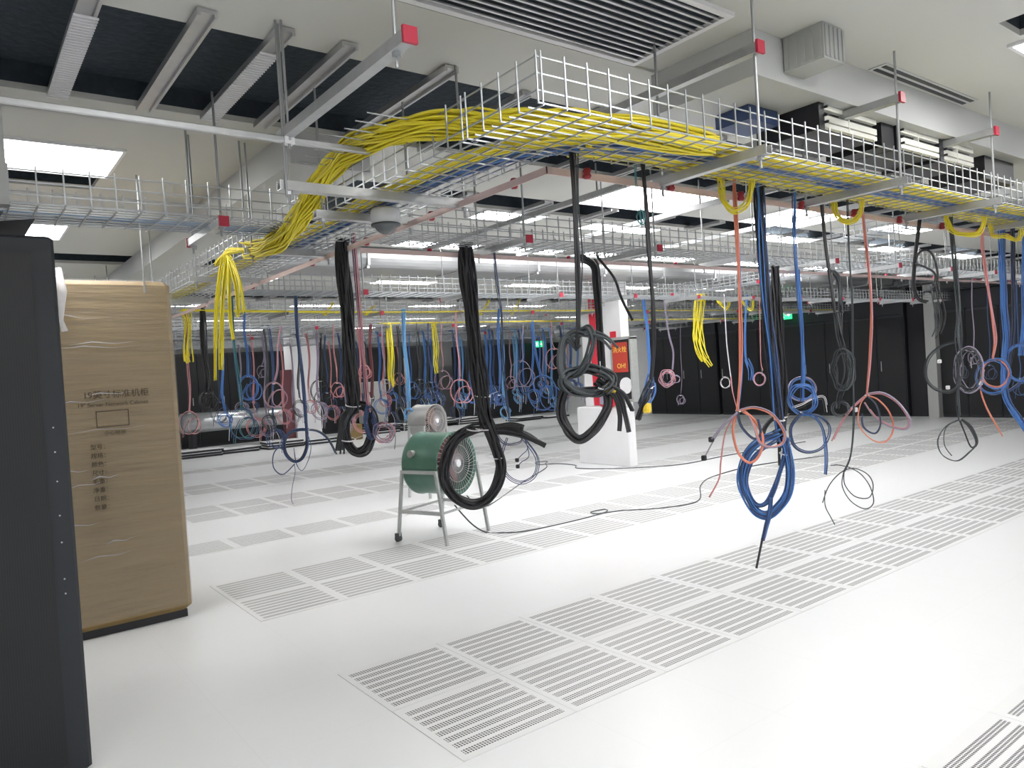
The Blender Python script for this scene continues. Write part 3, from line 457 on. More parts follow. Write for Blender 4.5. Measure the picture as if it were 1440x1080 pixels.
 ('hanging_cable_bundle', 'thin grey cord pair hanging beside the central black drop', 'cable', None, [('cable_drop', ['gy'], 2, 0.003, 0.008, [(0.516, -1.51, 2.385), (0.516, -1.51, 2.345), (0.504, -1.511, 2.142), (0.522, -1.493, 1.972), (0.522, -1.474, 1.803), (0.498, -1.464, 1.648)])], [], 0.01, []),
 ('hanging_cable_bundle', 'green cord knotted high on the black drop ending in the boot', 'cable', None, [('cable_drop', ['tl'], 2, 0.0022, 0.006, [(0.849, -1.511, 2.385), (0.849, -1.511, 2.345), (0.869, -1.495, 2.257), (0.875, -1.497, 2.181), (0.867, -1.515, 2.12)]), ('coil', ['tl'], 2, 0.0022, 0.005, [(0.836, -1.541, 2.18), (0.849, -1.538, 2.175), (0.871, -1.524, 2.163), (0.887, -1.511, 2.147), (0.884, -1.509, 2.132), (0.864, -1.518, 2.122), (0.84, -1.529, 2.121), (0.827, -1.531, 2.129), (0.833, -1.52, 2.143), (0.853, -1.503, 2.159), (0.871, -1.494, 2.173), (0.875, -1.5, 2.18), (0.865, -1.52, 2.179), (0.85, -1.541, 2.169), (0.845, -1.55, 2.154), (0.852, -1.54, 2.138), (0.868, -1.519, 2.125)])], [], 0.006, []),
 ('hanging_cable_bundle', 'very thick black power cable bundle coiled into a big ring in front of the fan', 'cable', None, [('cable_drop', ['bk'], 22, 0.009, 0.046, [(1.246, 0.385, 2.385), (1.246, 0.385, 2.345), (1.246, 0.386, 2.118), (1.244, 0.358, 1.835), (1.253, 0.344, 1.551), (1.272, 0.35, 1.314), (1.317, 0.351, 1.146)]), ('coil', ['bk'], 13, 0.009, 0.034, [(1.289, 0.347, 1.195), (1.326, 0.307, 1.049), (1.347, 0.295, 0.92), (1.332, 0.323, 0.779), (1.278, 0.38, 0.685), (1.194, 0.444, 0.659), (1.106, 0.493, 0.714), (1.051, 0.509, 0.822), (1.043, 0.5, 0.945), (1.085, 0.474, 1.055), (1.16, 0.441, 1.135), (1.241, 0.405, 1.167), (1.33, 0.351, 1.169)]), ('cable_tail', ['bk'], 6, 0.009, 0.022, [(1.288, 0.358, 1.153), (1.372, 0.329, 1.161), (1.445, 0.284, 1.165), (1.504, 0.222, 1.14)]), ('cable_tail', ['bk'], 6, 0.009, 0.02, [(1.291, 0.364, 1.143), (1.404, 0.311, 1.145), (1.507, 0.239, 1.108), (1.574, 0.167, 1.049)]), ('cable_tail', ['bk'], 3, 0.009, 0.012, [(1.309, 0.374, 1.133), (1.418, 0.3, 1.124), (1.522, 0.205, 1.082), (1.637, 0.096, 0.995)])], [(1.276, 0.364, 1.163), (1.229, 0.396, 1.162), (1.332, 0.326, 0.969), (1.283, 0.359, 1.38)], 0.06, []),
 ('hanging_cable_bundle', 'blue and grey cords with thin rings dangling behind the big black ring', 'cable', None, [('cable_drop', ['nb', 'gy'], 3, 0.003, 0.012, [(1.477, 0.385, 2.385), (1.477, 0.385, 2.345), (1.487, 0.39, 2.122), (1.511, 0.395, 1.927), (1.502, 0.397, 1.637), (1.494, 0.376, 1.346), (1.487, 0.35, 1.2)]), ('coil', ['nb', 'pu'], 3, 0.003, 0.01, [(1.522, 0.386, 1.16), (1.557, 0.358, 1.148), (1.569, 0.323, 1.12), (1.56, 0.298, 1.084), (1.541, 0.3, 1.05), (1.52, 0.332, 1.029), (1.498, 0.38, 1.025), (1.475, 0.421, 1.041), (1.452, 0.435, 1.071), (1.436, 0.42, 1.107), (1.438, 0.388, 1.139), (1.463, 0.358, 1.158), (1.509, 0.341, 1.158), (1.557, 0.337, 1.14), (1.587, 0.338, 1.108)]), ('coil', ['nb'], 3, 0.003, 0.014, [(1.51, 0.324, 1.124), (1.573, 0.286, 1.047), (1.643, 0.264, 0.92), (1.635, 0.298, 0.8), (1.557, 0.361, 0.758), (1.472, 0.403, 0.823), (1.436, 0.397, 0.961), (1.461, 0.36, 1.08)]), ('cable_tail', ['nb'], 1, 0.003, 0, [(1.554, 0.304, 1.097), (1.595, 0.305, 0.998), (1.574, 0.346, 0.952), (1.549, 0.365, 0.924)]), ('cable_tail', ['nb'], 1, 0.003, 0, [(1.563, 0.3, 1.096), (1.602, 0.303, 0.948), (1.572, 0.349, 0.903), (1.55, 0.363, 0.88)])], [], 0.01, [('bk', 1.529, 0.346, 0.92), ('bk', 1.531, 0.345, 0.876)]),
 ('hanging_cable_bundle', 'thick black cable bundle ending in an oval ring, left of the green fan', 'cable', None, [('cable_drop', ['bk'], 20, 0.007, 0.04, [(0.407, 0.463, 2.385), (0.407, 0.463, 2.345), (0.409, 0.468, 2.112), (0.398, 0.445, 1.856), (0.397, 0.434, 1.598), (0.4, 0.447, 1.427), (0.407, 0.472, 1.362)]), ('coil', ['bk'], 14, 0.007, 0.028, [(0.412, 0.479, 1.384), (0.477, 0.432, 1.369), (0.5, 0.404, 1.289), (0.488, 0.403, 1.195), (0.452, 0.43, 1.112), (0.406, 0.471, 1.1), (0.369, 0.501, 1.164), (0.362, 0.502, 1.259), (0.379, 0.478, 1.334), (0.413, 0.444, 1.374)]), ('cable_tail', ['bk'], 5, 0.007, 0.014, [(0.404, 0.464, 1.375), (0.338, 0.469, 1.324), (0.314, 0.474, 1.219), (0.3, 0.499, 1.122)]), ('cable_tail', ['gy', 'bk'], 4, 0.006, 0.012, [(0.391, 0.437, 1.375), (0.353, 0.466, 1.301), (0.342, 0.499, 1.196), (0.341, 0.522, 1.094)])], [(0.408, 0.462, 1.384), (0.366, 0.482, 1.181)], 0.05, []),
 ('hanging_cable_bundle', 'navy cords and fine pink rings clinging to the right of the oval black ring', 'cable', None, [('cable_drop', ['nb', 'pk'], 6, 0.003, 0.012, [(0.43, 0.355, 2.385), (0.43, 0.355, 2.345), (0.45, 0.379, 1.803), (0.448, 0.368, 1.592), (0.442, 0.343, 1.423), (0.443, 0.319, 1.337)]), ('coil', ['nb'], 9, 0.003, 0.014, [(0.437, 0.319, 1.38), (0.419, 0.334, 1.297), (0.439, 0.351, 1.212), (0.47, 0.362, 1.184), (0.488, 0.359, 1.251), (0.467, 0.351, 1.337)]), ('coil', ['pu', 'pk'], 6, 0.0022, 0.02, [(0.512, 0.282, 1.264), (0.542, 0.282, 1.255), (0.57, 0.297, 1.234), (0.583, 0.312, 1.208), (0.574, 0.315, 1.183), (0.545, 0.305, 1.166), (0.509, 0.294, 1.162), (0.481, 0.298, 1.172), (0.47, 0.317, 1.193), (0.478, 0.343, 1.22), (0.495, 0.355, 1.244), (0.514, 0.343, 1.26), (0.53, 0.311, 1.263), (0.543, 0.277, 1.253), (0.555, 0.262, 1.231), (0.564, 0.273, 1.204), (0.565, 0.301, 1.18), (0.552, 0.328, 1.165), (0.525, 0.337, 1.163), (0.492, 0.329, 1.174)]), ('cable_tail', ['gy'], 1, 0.002, 0, [(0.558, 0.264, 1.243), (0.578, 0.276, 1.178), (0.581, 0.303, 1.106)])], [], 0.01, []),
 ('hanging_cable_bundle', 'navy cable drop with a round ring and one long thin tail over the left floor', 'cable', None, [('cable_drop', ['nb', 'nb', 'gy'], 7, 0.006, 0.014, [(1.118, 3.078, 2.385), (1.118, 3.078, 2.345), (1.128, 3.103, 1.998), (1.137, 3.099, 1.663), (1.139, 3.076, 1.327), (1.132, 3.052, 1.058)]), ('coil', ['nb', 'gy'], 6, 0.0055, 0.012, [(1.128, 3.055, 1.092), (1.134, 3.081, 0.938), (1.086, 3.12, 0.829), (1.013, 3.147, 0.81), (0.95, 3.148, 0.889), (0.937, 3.126, 1.009), (0.985, 3.097, 1.085), (1.075, 3.076, 1.104), (1.156, 3.072, 1.097)]), ('cable_tail', ['nb', 'gy'], 4, 0.0055, 0.008, [(1.147, 3.083, 1.098), (1.247, 3.059, 1.07), (1.324, 3.02, 0.988), (1.374, 2.974, 0.84)]), ('coil', ['nb'], 2, 0.003, 0.006, [(1.138, 3.098, 1.086), (1.164, 3.066, 0.955), (1.129, 3.052, 0.823), (1.065, 3.066, 0.722), (1.025, 3.095, 0.787), (1.02, 3.124, 0.936)]), ('coil', ['nb'], 2, 0.003, 0.006, [(1.014, 3.102, 0.788), (0.902, 3.13, 0.699), (0.832, 3.166, 0.767), (0.843, 3.188, 0.886), (0.902, 3.189, 0.948), (0.971, 3.165, 0.901)]), ('cable_tail', ['nb'], 1, 0.003, 0, [(1.006, 3.099, 0.789), (1.016, 3.122, 0.702), (0.992, 3.154, 0.571), (0.979, 3.162, 0.452), (0.987, 3.139, 0.403)])], [(1.141, 3.069, 1.098)], 0.02, []),
 ('hanging_cable_bundle', 'sheaf of stiff yellow fibre cables hanging straight before the dark cabinets', 'cable', None, [('cable_drop', ['ye'], 12, 0.007, 0.075, [(7.02, 3.079, 2.385), (7.02, 3.079, 2.345), (6.993, 3.122, 1.975), (6.972, 3.108, 1.773), (6.993, 3.064, 1.568), (7.057, 3.002, 1.401)])], [], 0.05, []),
 ('hanging_cable_bundle', 'light blue cable bundle hanging right of the fire hose box, frayed end', 'cable', None, [('cable_drop', ['bl'], 8, 0.007, 0.016, [(5.862, 3.079, 2.385), (5.862, 3.079, 2.345), (5.883, 3.062, 1.988), (5.9, 3.075, 1.705), (5.904, 3.073, 1.469), (5.878, 3.073, 1.329)]), ('coil', ['nb', 'bl'], 5, 0.006, 0.03, [(5.871, 3.063, 1.376), (5.816, 3.09, 1.19), (5.832, 3.069, 1.0), (5.902, 3.022, 1.137), (5.916, 3.044, 1.326)])], [], 0.02, []),
 ('hanging_cable_bundle', 'pinkish tangled cord knot hanging in front of the dark cabinets', 'cable', None, [('cable_drop', ['pu', 'pu'], 2, 0.005, 0.012, [(6.271, 3.08, 2.385), (6.271, 3.08, 2.345), (6.305, 3.057, 1.884), (6.313, 3.008, 1.64), (6.287, 3.016, 1.4)]), ('coil', ['pk', 'pu'], 8, 0.0035, 0.03, [(6.281, 3.112, 1.385), (6.294, 3.069, 1.37), (6.293, 3.03, 1.333), (6.289, 3.014, 1.284), (6.286, 3.03, 1.236), (6.283, 3.072, 1.203), (6.271, 3.119, 1.192), (6.246, 3.152, 1.208), (6.213, 3.162, 1.245), (6.187, 3.151, 1.294), (6.186, 3.132, 1.342), (6.215, 3.113, 1.375), (6.262, 3.096, 1.385), (6.306, 3.079, 1.37), (6.327, 3.058, 1.333), (6.318, 3.04, 1.284), (6.289, 3.033, 1.236), (6.258, 3.05, 1.203), (6.236, 3.089, 1.192)]), ('coil', ['pu'], 2, 0.0035, 0.01, [(6.351, 3.028, 1.321), (6.371, 3.007, 1.312), (6.369, 2.98, 1.292), (6.353, 2.959, 1.267), (6.336, 2.959, 1.243), (6.329, 2.983, 1.228), (6.328, 3.022, 1.225), (6.326, 3.057, 1.235), (6.315, 3.071, 1.257), (6.299, 3.06, 1.282), (6.288, 3.033, 1.305), (6.295, 3.006, 1.319), (6.323, 2.99, 1.319), (6.359, 2.987, 1.306), (6.385, 2.989, 1.284)])], [(6.284, 3.065, 1.373)], 0.02, []),
 ('hanging_cable_bundle', 'pale cord with a small ring and twisted pink tail left of the orange drop', 'cable', None, [('cable_drop', ['pu', 'wh'], 2, 0.005, 0.008, [(7.104, 2.72, 2.385), (7.104, 2.72, 2.345), (7.125, 2.74, 1.743), (7.127, 2.727, 1.446), (7.119, 2.698, 1.247)]), ('coil', ['wh', 'gy'], 3, 0.004, 0.01, [(7.093, 2.774, 1.252), (7.118, 2.75, 1.238), (7.118, 2.722, 1.206), (7.1, 2.703, 1.164), (7.079, 2.704, 1.125), (7.066, 2.731, 1.099), (7.064, 2.774, 1.095), (7.064, 2.813, 1.113), (7.057, 2.832, 1.149), (7.043, 2.823, 1.191), (7.033, 2.792, 1.228), (7.039, 2.758, 1.249), (7.065, 2.733, 1.248), (7.102, 2.723, 1.225), (7.13, 2.725, 1.187), (7.132, 2.731, 1.145)]), ('cable_tail', ['pk'], 2, 0.004, 0.006, [(7.099, 2.684, 1.247), (7.101, 2.676, 1.049), (7.137, 2.657, 0.85), (7.167, 2.661, 0.77)])], [], 0.01, []),
 ('hanging_cable_bundle', 'bright blue cable drop with frayed strands behind the orange drop', 'cable', None, [('cable_drop', ['bl'], 6, 0.006, 0.014, [(7.611, 2.72, 2.385), (7.611, 2.72, 2.345), (7.601, 2.764, 1.935), (7.599, 2.789, 1.53), (7.609, 2.759, 1.375)]), ('cable_tail', ['bl'], 6, 0.004, 0.05, [(7.605, 2.773, 1.478), (7.636, 2.735, 1.322), (7.617, 2.731, 1.17)])], [], 0.02, []),
 ('hanging_cable_bundle', 'pink cord ending in a small ring left of the thick black and blue bundle', 'cable', None, [('cable_drop', ['pk'], 2, 0.005, 0.006, [(7.916, 2.72, 2.385), (7.916, 2.72, 2.345), (7.927, 2.754, 1.722), (7.921, 2.759, 1.412), (7.916, 2.728, 1.286)]), ('coil', ['pk', 'pu'], 4, 0.0045, 0.01, [(7.897, 2.729, 1.254), (7.934, 2.721, 1.216), (7.95, 2.723, 1.166), (7.934, 2.732, 1.119), (7.894, 2.747, 1.089), (7.852, 2.77, 1.084), (7.828, 2.799, 1.106), (7.831, 2.828, 1.148), (7.852, 2.843, 1.199), (7.876, 2.832, 1.243), (7.89, 2.796, 1.266), (7.894, 2.747, 1.263), (7.895, 2.706, 1.234), (7.902, 2.691, 1.188), (7.914, 2.707, 1.138), (7.919, 2.744, 1.099), (7.908, 2.785, 1.082)])], [], 0.01, []),
 ('hanging_cable_bundle', 'thick black cable bundle behind the nearest blue coil, reaching the floor line', 'cable', None, [('cable_drop', ['bk'], 14, 0.009, 0.04, [(4.757, 0.385, 2.385), (4.757, 0.385, 2.345), (4.735, 0.375, 2.05), (4.735, 0.366, 1.713), (4.754, 0.37, 1.375), (4.769, 0.394, 1.038), (4.77, 0.419, 0.768), (4.766, 0.413, 0.463)]), ('coil', ['bk'], 5, 0.009, 0.02, [(4.77, 0.401, 0.937), (4.693, 0.474, 0.907), (4.634, 0.527, 0.807), (4.622, 0.543, 0.671)])], [(4.75, 0.396, 0.937)], 0.05, []),
 ('hanging_cable_bundle', 'blue cable drop with blue rings in front of the double cabinet doors', 'cable', None, [('cable_drop', ['bl'], 9, 0.006, 0.016, [(5.111, 0.374, 2.385), (5.111, 0.374, 2.345), (5.132, 0.381, 1.981), (5.112, 0.368, 1.635), (5.092, 0.357, 1.357), (5.081, 0.368, 1.184)]), ('coil', ['bl', 'pu'], 4, 0.004, 0.016, [(5.094, 0.378, 1.282), (5.11, 0.321, 1.264), (5.135, 0.289, 1.221), (5.162, 0.291, 1.165), (5.172, 0.319, 1.111), (5.154, 0.36, 1.072), (5.11, 0.402, 1.06), (5.058, 0.437, 1.077), (5.022, 0.463, 1.12), (5.02, 0.477, 1.177), (5.05, 0.473, 1.232), (5.094, 0.447, 1.27), (5.13, 0.4, 1.282), (5.146, 0.343, 1.264), (5.144, 0.295, 1.221), (5.137, 0.276, 1.165), (5.133, 0.294, 1.111), (5.13, 0.345, 1.072), (5.119, 0.407, 1.06)]), ('coil', ['gy', 'wh'], 4, 0.003, 0.02, [(5.017, 0.472, 0.981), (5.087, 0.39, 1.011), (5.168, 0.308, 1.062), (5.225, 0.245, 1.072), (5.229, 0.226, 0.933)])], [], 0.02, []),
 ('hanging_cable_bundle', 'dark cable pair curving down beside the ladder tray, over the cabinet doors', 'cable', None, [('cable_drop', ['gy', 'bk'], 4, 0.009, 0.02, [(5.847, 0.42, 2.385), (5.847, 0.42, 2.345), (5.856, 0.375, 2.263), (5.848, 0.357, 2.093), (5.856, 0.357, 1.908)]), ('cable_tail', ['gy'], 3, 0.004, 0.02, [(5.888, 0.382, 1.909), (5.864, 0.371, 1.614), (5.857, 0.345, 1.318)])], [], 0.02, []),
 ('hanging_cable_bundle', 'black twin cable arching down from the centre tray in front of the white column', 'cable', None, [('cable_drop', ['bk'], 8, 0.008, 0.026, [(2.28, 0.385, 2.385), (2.28, 0.385, 2.345), (2.364, 0.341, 2.268), (2.354, 0.32, 2.13), (2.341, 0.299, 1.865), (2.335, 0.293, 1.6), (2.343, 0.305, 1.388)])], [], 0.03, []),
 ('hanging_cable_bundle', 'thin dark cord pair arching right across the top of the white column', 'cable', None, [('cable_drop', ['bk'], 2, 0.007, 0.008, [(2.455, 0.385, 2.385), (2.455, 0.385, 2.345), (2.551, 0.327, 2.186), (2.588, 0.295, 2.021), (2.625, 0.233, 1.854)]), ('cable_drop', ['bk', 'gy'], 2, 0.006, 0.006, [(2.433, 0.407, 2.337), (2.47, 0.407, 2.249), (2.468, 0.41, 1.925), (2.449, 0.401, 1.709)])], [], 0.02, []),
 ('hanging_cable_bundle', 'broad pale blue cable bundle hanging behind the green fan', 'cable', None, [('cable_drop', ['lb'], 12, 0.005399999999999999, 0.023382685902179838, [(3.158, 4.693, 2.385), (3.158, 4.693, 2.345), (3.136, 4.683, 1.938), (3.143, 4.667, 1.507), (3.14, 4.683, 1.121)]), ('coil', ['lb'], 6, 0.0045, 0.018, [(3.135, 4.673, 1.128), (3.169, 4.675, 1.115), (3.199, 4.688, 1.085), (3.209, 4.699, 1.046), (3.193, 4.698, 1.009), (3.158, 4.689, 0.987), (3.12, 4.685, 0.984), (3.095, 4.696, 1.003), (3.091, 4.719, 1.037), (3.104, 4.741, 1.076), (3.126, 4.745, 1.11), (3.147, 4.723, 1.127), (3.162, 4.686, 1.123), (3.173, 4.655, 1.1), (3.181, 4.648, 1.063), (3.185, 4.667, 1.024), (3.179, 4.7, 0.994)]), ('coil', ['lb'], 2, 0.00405, 0.013499999999999998, [(3.168, 4.711, 1.077), (3.193, 4.708, 1.082), (3.205, 4.685, 1.072), (3.205, 4.655, 1.051), (3.198, 4.638, 1.024), (3.191, 4.646, 0.999), (3.185, 4.674, 0.983), (3.177, 4.707, 0.981), (3.163, 4.724, 0.994), (3.145, 4.718, 1.017), (3.133, 4.695, 1.045), (3.135, 4.673, 1.068), (3.155, 4.666, 1.081), (3.186, 4.674, 1.079), (3.215, 4.686, 1.064), (3.226, 4.689, 1.039)]), ('cable_tail', ['lb'], 2, 0.0036, 0.018, [(3.132, 4.675, 1.077), (3.105, 4.694, 1.021), (3.106, 4.719, 0.956)])], [(3.148, 4.698, 1.121)], 0.0225, []),
 ('hanging_cable_bundle', 'blue cable bundle with a small ring, right of the big black drop', 'cable', None, [('cable_drop', ['bl', 'nb'], 8, 0.0048, 0.016970562748477143, [(4.669, 4.691, 2.385), (4.669, 4.691, 2.345), (4.648, 4.717, 1.987), (4.658, 4.733, 1.569), (4.628, 4.752, 1.194)]), ('coil', ['bl', 'nb'], 4, 0.004, 0.016, [(4.602, 4.717, 1.201), (4.618, 4.691, 1.189), (4.64, 4.688, 1.16), (4.657, 4.706, 1.122), (4.659, 4.731, 1.087), (4.639, 4.746, 1.065), (4.603, 4.748, 1.063), (4.567, 4.743, 1.08), (4.548, 4.742, 1.113), (4.555, 4.75, 1.151), (4.584, 4.761, 1.183), (4.618, 4.761, 1.2), (4.643, 4.743, 1.196), (4.65, 4.713, 1.174), (4.643, 4.686, 1.138), (4.632, 4.681, 1.101), (4.622, 4.702, 1.073)]), ('coil', ['bl', 'nb'], 2, 0.0036000000000000003, 0.012, [(4.604, 4.701, 1.152), (4.629, 4.697, 1.157), (4.661, 4.705, 1.148), (4.684, 4.713, 1.127), (4.686, 4.711, 1.101), (4.666, 4.7, 1.077), (4.636, 4.691, 1.062), (4.611, 4.696, 1.06), (4.602, 4.717, 1.072), (4.608, 4.745, 1.094), (4.62, 4.76, 1.121), (4.629, 4.752, 1.143), (4.633, 4.724, 1.156), (4.636, 4.69, 1.154), (4.645, 4.671, 1.139), (4.659, 4.676, 1.115)]), ('cable_tail', ['bl', 'nb'], 2, 0.0032, 0.016, [(4.621, 4.748, 1.152), (4.603, 4.776, 1.098), (4.588, 4.774, 1.036)])], [(4.613, 4.732, 1.194)], 0.02, []),
 ('hanging_cable_bundle', 'pink cords with two long loops, right of the big black drop', 'cable', None, [('cable_drop', ['pk'], 4, 0.0036, 0.009000000000000001, [(3.954, 4.692, 2.385), (3.954, 4.692, 2.345), (3.937, 4.69, 1.993), (3.942, 4.665, 1.668), (3.938, 4.672, 1.436)]), ('coil', ['pk'], 2, 0.003, 0.012, [(3.965, 4.712, 1.451), (4.02, 4.683, 1.424), (4.046, 4.647, 1.361), (4.038, 4.621, 1.278), (4.006, 4.623, 1.202), (3.963, 4.658, 1.154), (3.92, 4.714, 1.149), (3.884, 4.765, 1.188), (3.86, 4.787, 1.259), (3.854, 4.772, 1.342), (3.87, 4.73, 1.412), (3.912, 4.684, 1.448), (3.971, 4.653, 1.441), (4.027, 4.645, 1.391), (4.059, 4.652, 1.314), (4.051, 4.663, 1.233), (4.004, 4.673, 1.17)]), ('coil', ['pk'], 2, 0.0027, 0.009000000000000001, [(3.957, 4.656, 1.343), (4.007, 4.645, 1.354), (4.06, 4.642, 1.335), (4.093, 4.637, 1.29), (4.092, 4.626, 1.233), (4.061, 4.616, 1.18), (4.015, 4.62, 1.147), (3.973, 4.646, 1.143), (3.947, 4.685, 1.169), (3.94, 4.721, 1.218), (3.948, 4.731, 1.276), (3.964, 4.709, 1.325), (3.988, 4.664, 1.352), (4.017, 4.619, 1.349), (4.05, 4.596, 1.316), (4.077, 4.601, 1.264)]), ('cable_tail', ['pk'], 2, 0.0024000000000000002, 0.012, [(3.962, 4.721, 1.344), (3.896, 4.745, 1.226), (3.862, 4.737, 1.09)])], [(3.951, 4.693, 1.436)], 0.015, []),
 ('hanging_cable_bundle', 'dark blue bundle whose bright blue rings spread low before the back cabinets', 'cable', None, [('cable_drop', ['nb', 'bl'], 10, 0.005399999999999999, 0.02134537420613656, [(7.044, 6.887, 2.385), (7.044, 6.887, 2.345), (7.049, 6.865, 1.796), (7.086, 6.815, 1.486), (7.121, 6.795, 1.366)]), ('coil', ['nb', 'bl'], 5, 0.0045, 0.018, [(7.132, 6.805, 1.397), (7.247, 6.745, 1.343), (7.32, 6.702, 1.213), (7.326, 6.685, 1.046), (7.266, 6.701, 0.89), (7.165, 6.755, 0.792), (7.059, 6.839, 0.78), (6.979, 6.929, 0.859), (6.944, 6.99, 1.004), (6.956, 6.997, 1.174), (7.008, 6.941, 1.317), (7.088, 6.844, 1.392), (7.179, 6.743, 1.377), (7.262, 6.676, 1.276), (7.311, 6.662, 1.119), (7.306, 6.698, 0.952), (7.242, 6.765, 0.825)]), ('coil', ['nb', 'bl'], 2, 0.00405, 0.013499999999999998, [(7.158, 6.76, 1.177), (7.247, 6.713, 1.2), (7.336, 6.674, 1.16), (7.392, 6.644, 1.069), (7.394, 6.629, 0.953), (7.346, 6.636, 0.845), (7.268, 6.672, 0.777), (7.189, 6.734, 0.769), (7.133, 6.805, 0.822), (7.109, 6.858, 0.922), (7.117, 6.866, 1.039), (7.152, 6.824, 1.14), (7.206, 6.748, 1.196), (7.271, 6.669, 1.189), (7.334, 6.617, 1.123), (7.378, 6.608, 1.017)]), ('cable_tail', ['nb', 'bl'], 2, 0.0036, 0.018, [(7.119, 6.811, 1.179), (7.026, 6.919, 0.938), (6.998, 6.962, 0.659)])], [(7.136, 6.813, 1.366)], 0.0225, []),
 ('hanging_cable_bundle', 'grey cord with a single oval ring at the back', 'cable', None, [('cable_drop', ['pu'], 2, 0.0042, 0.00742462120245875, [(6.821, 6.887, 2.385), (6.821, 6.887, 2.345), (6.778, 6.904, 1.977), (6.768, 6.892, 1.751), (6.736, 6.926, 1.668)]), ('coil', ['pu'], 2, 0.0035, 0.014, [(6.755, 6.948, 1.691), (6.814, 6.869, 1.651), (6.856, 6.822, 1.554), (6.872, 6.824, 1.43), (6.855, 6.87, 1.314), (6.802, 6.938, 1.242), (6.722, 6.999, 1.233), (6.64, 7.037, 1.292), (6.586, 7.048, 1.4), (6.582, 7.037, 1.525), (6.634, 7.012, 1.632), (6.722, 6.976, 1.687), (6.812, 6.929, 1.676), (6.874, 6.88, 1.601), (6.888, 6.841, 1.484), (6.857, 6.834, 1.361), (6.797, 6.868, 1.266)]), ('coil', ['pu'], 2, 0.00315, 0.0105, [(6.762, 6.898, 1.528), (6.822, 6.855, 1.545), (6.89, 6.829, 1.515), (6.941, 6.82, 1.447), (6.953, 6.821, 1.361), (6.92, 6.829, 1.281), (6.855, 6.847, 1.23), (6.786, 6.879, 1.224), (6.736, 6.923, 1.264), (6.72, 6.964, 1.338), (6.736, 6.983, 1.425), (6.771, 6.964, 1.5), (6.815, 6.912, 1.541), (6.857, 6.845, 1.537), (6.894, 6.794, 1.487), (6.92, 6.778, 1.408)]), ('cable_tail', ['pu'], 2, 0.0028000000000000004, 0.014, [(6.748, 6.955, 1.529), (6.65, 6.999, 1.35), (6.614, 7.012, 1.143)])], [(6.75, 6.944, 1.668)], 0.0175, []),
 ('hanging_cable_bundle', 'pink ring of cord hanging high, left of the white column', 'cable', None, [('cable_drop', ['pk'], 2, 0.0042, 0.00742462120245875, [(7.494, 6.887, 2.385), (7.494, 6.887, 2.345), (7.494, 6.905, 2.034), (7.502, 6.864, 1.892), (7.486, 6.855, 1.865)]), ('coil', ['pk'], 2, 0.0035, 0.014, [(7.518, 6.892, 1.883), (7.56, 6.824, 1.851), (7.584, 6.775, 1.774), (7.59, 6.768, 1.674), (7.578, 6.805, 1.582), (7.543, 6.868, 1.524), (7.49, 6.929, 1.517), (7.429, 6.967, 1.564), (7.383, 6.973, 1.65), (7.372, 6.955, 1.751), (7.406, 6.926, 1.836), (7.474, 6.894, 1.881), (7.552, 6.861, 1.871), (7.608, 6.829, 1.811), (7.622, 6.803, 1.718), (7.593, 6.794, 1.619), (7.538, 6.813, 1.543)]), ('coil', ['pk'], 2, 0.00315, 0.0105, [(7.543, 6.875, 1.753), (7.591, 6.842, 1.766), (7.624, 6.794, 1.742), (7.635, 6.75, 1.688), (7.629, 6.733, 1.619), (7.614, 6.753, 1.555), (7.591, 6.803, 1.515), (7.561, 6.86, 1.51), (7.525, 6.899, 1.542), (7.491, 6.906, 1.601), (7.475, 6.886, 1.671), (7.488, 6.853, 1.731), (7.533, 6.823, 1.764), (7.593, 6.802, 1.76), (7.646, 6.789, 1.72), (7.667, 6.777, 1.657)]), ('cable_tail', ['pk'], 2, 0.0028000000000000004, 0.014, [(7.514, 6.899, 1.754), (7.436, 6.935, 1.611), (7.398, 6.936, 1.445)])], [(7.505, 6.877, 1.865)], 0.0175, []),
 ('hanging_cable_bundle', 'small blue ring of cord between the pink ring and the column', 'cable', None, [('cable_drop', ['bl'], 3, 0.0036, 0.007794228634059948, [(7.781, 6.886, 2.385), (7.781, 6.886, 2.345), (7.786, 6.902, 1.851), (7.825, 6.887, 1.66), (7.818, 6.882, 1.553)]), ('coil', ['bl'], 2, 0.003, 0.012, [(7.795, 6.854, 1.566), (7.853, 6.837, 1.543), (7.892, 6.827, 1.487), (7.895, 6.819, 1.415), (7.861, 6.818, 1.348), (7.809, 6.832, 1.306), (7.76, 6.865, 1.301), (7.732, 6.91, 1.335), (7.728, 6.948, 1.398), (7.741, 6.96, 1.47), (7.762, 6.935, 1.532), (7.787, 6.883, 1.564), (7.815, 6.827, 1.558), (7.844, 6.791, 1.514), (7.87, 6.79, 1.447), (7.878, 6.817, 1.375), (7.86, 6.855, 1.32)]), ('coil', ['bl'], 2, 0.0027, 0.009000000000000001, [(7.809, 6.838, 1.472), (7.833, 6.801, 1.482), (7.87, 6.782, 1.465), (7.906, 6.783, 1.425), (7.924, 6.796, 1.375), (7.911, 6.809, 1.329), (7.871, 6.817, 1.3), (7.822, 6.826, 1.296), (7.786, 6.842, 1.319), (7.776, 6.865, 1.362), (7.793, 6.884, 1.413), (7.824, 6.884, 1.456), (7.853, 6.859, 1.48), (7.872, 6.816, 1.477), (7.882, 6.773, 1.449), (7.887, 6.753, 1.403)]), ('cable_tail', ['bl'], 2, 0.0024000000000000002, 0.012, [(7.803, 6.872, 1.473), (7.742, 6.893, 1.369), (7.72, 6.9, 1.249)])], [(7.804, 6.866, 1.553)], 0.015, []),
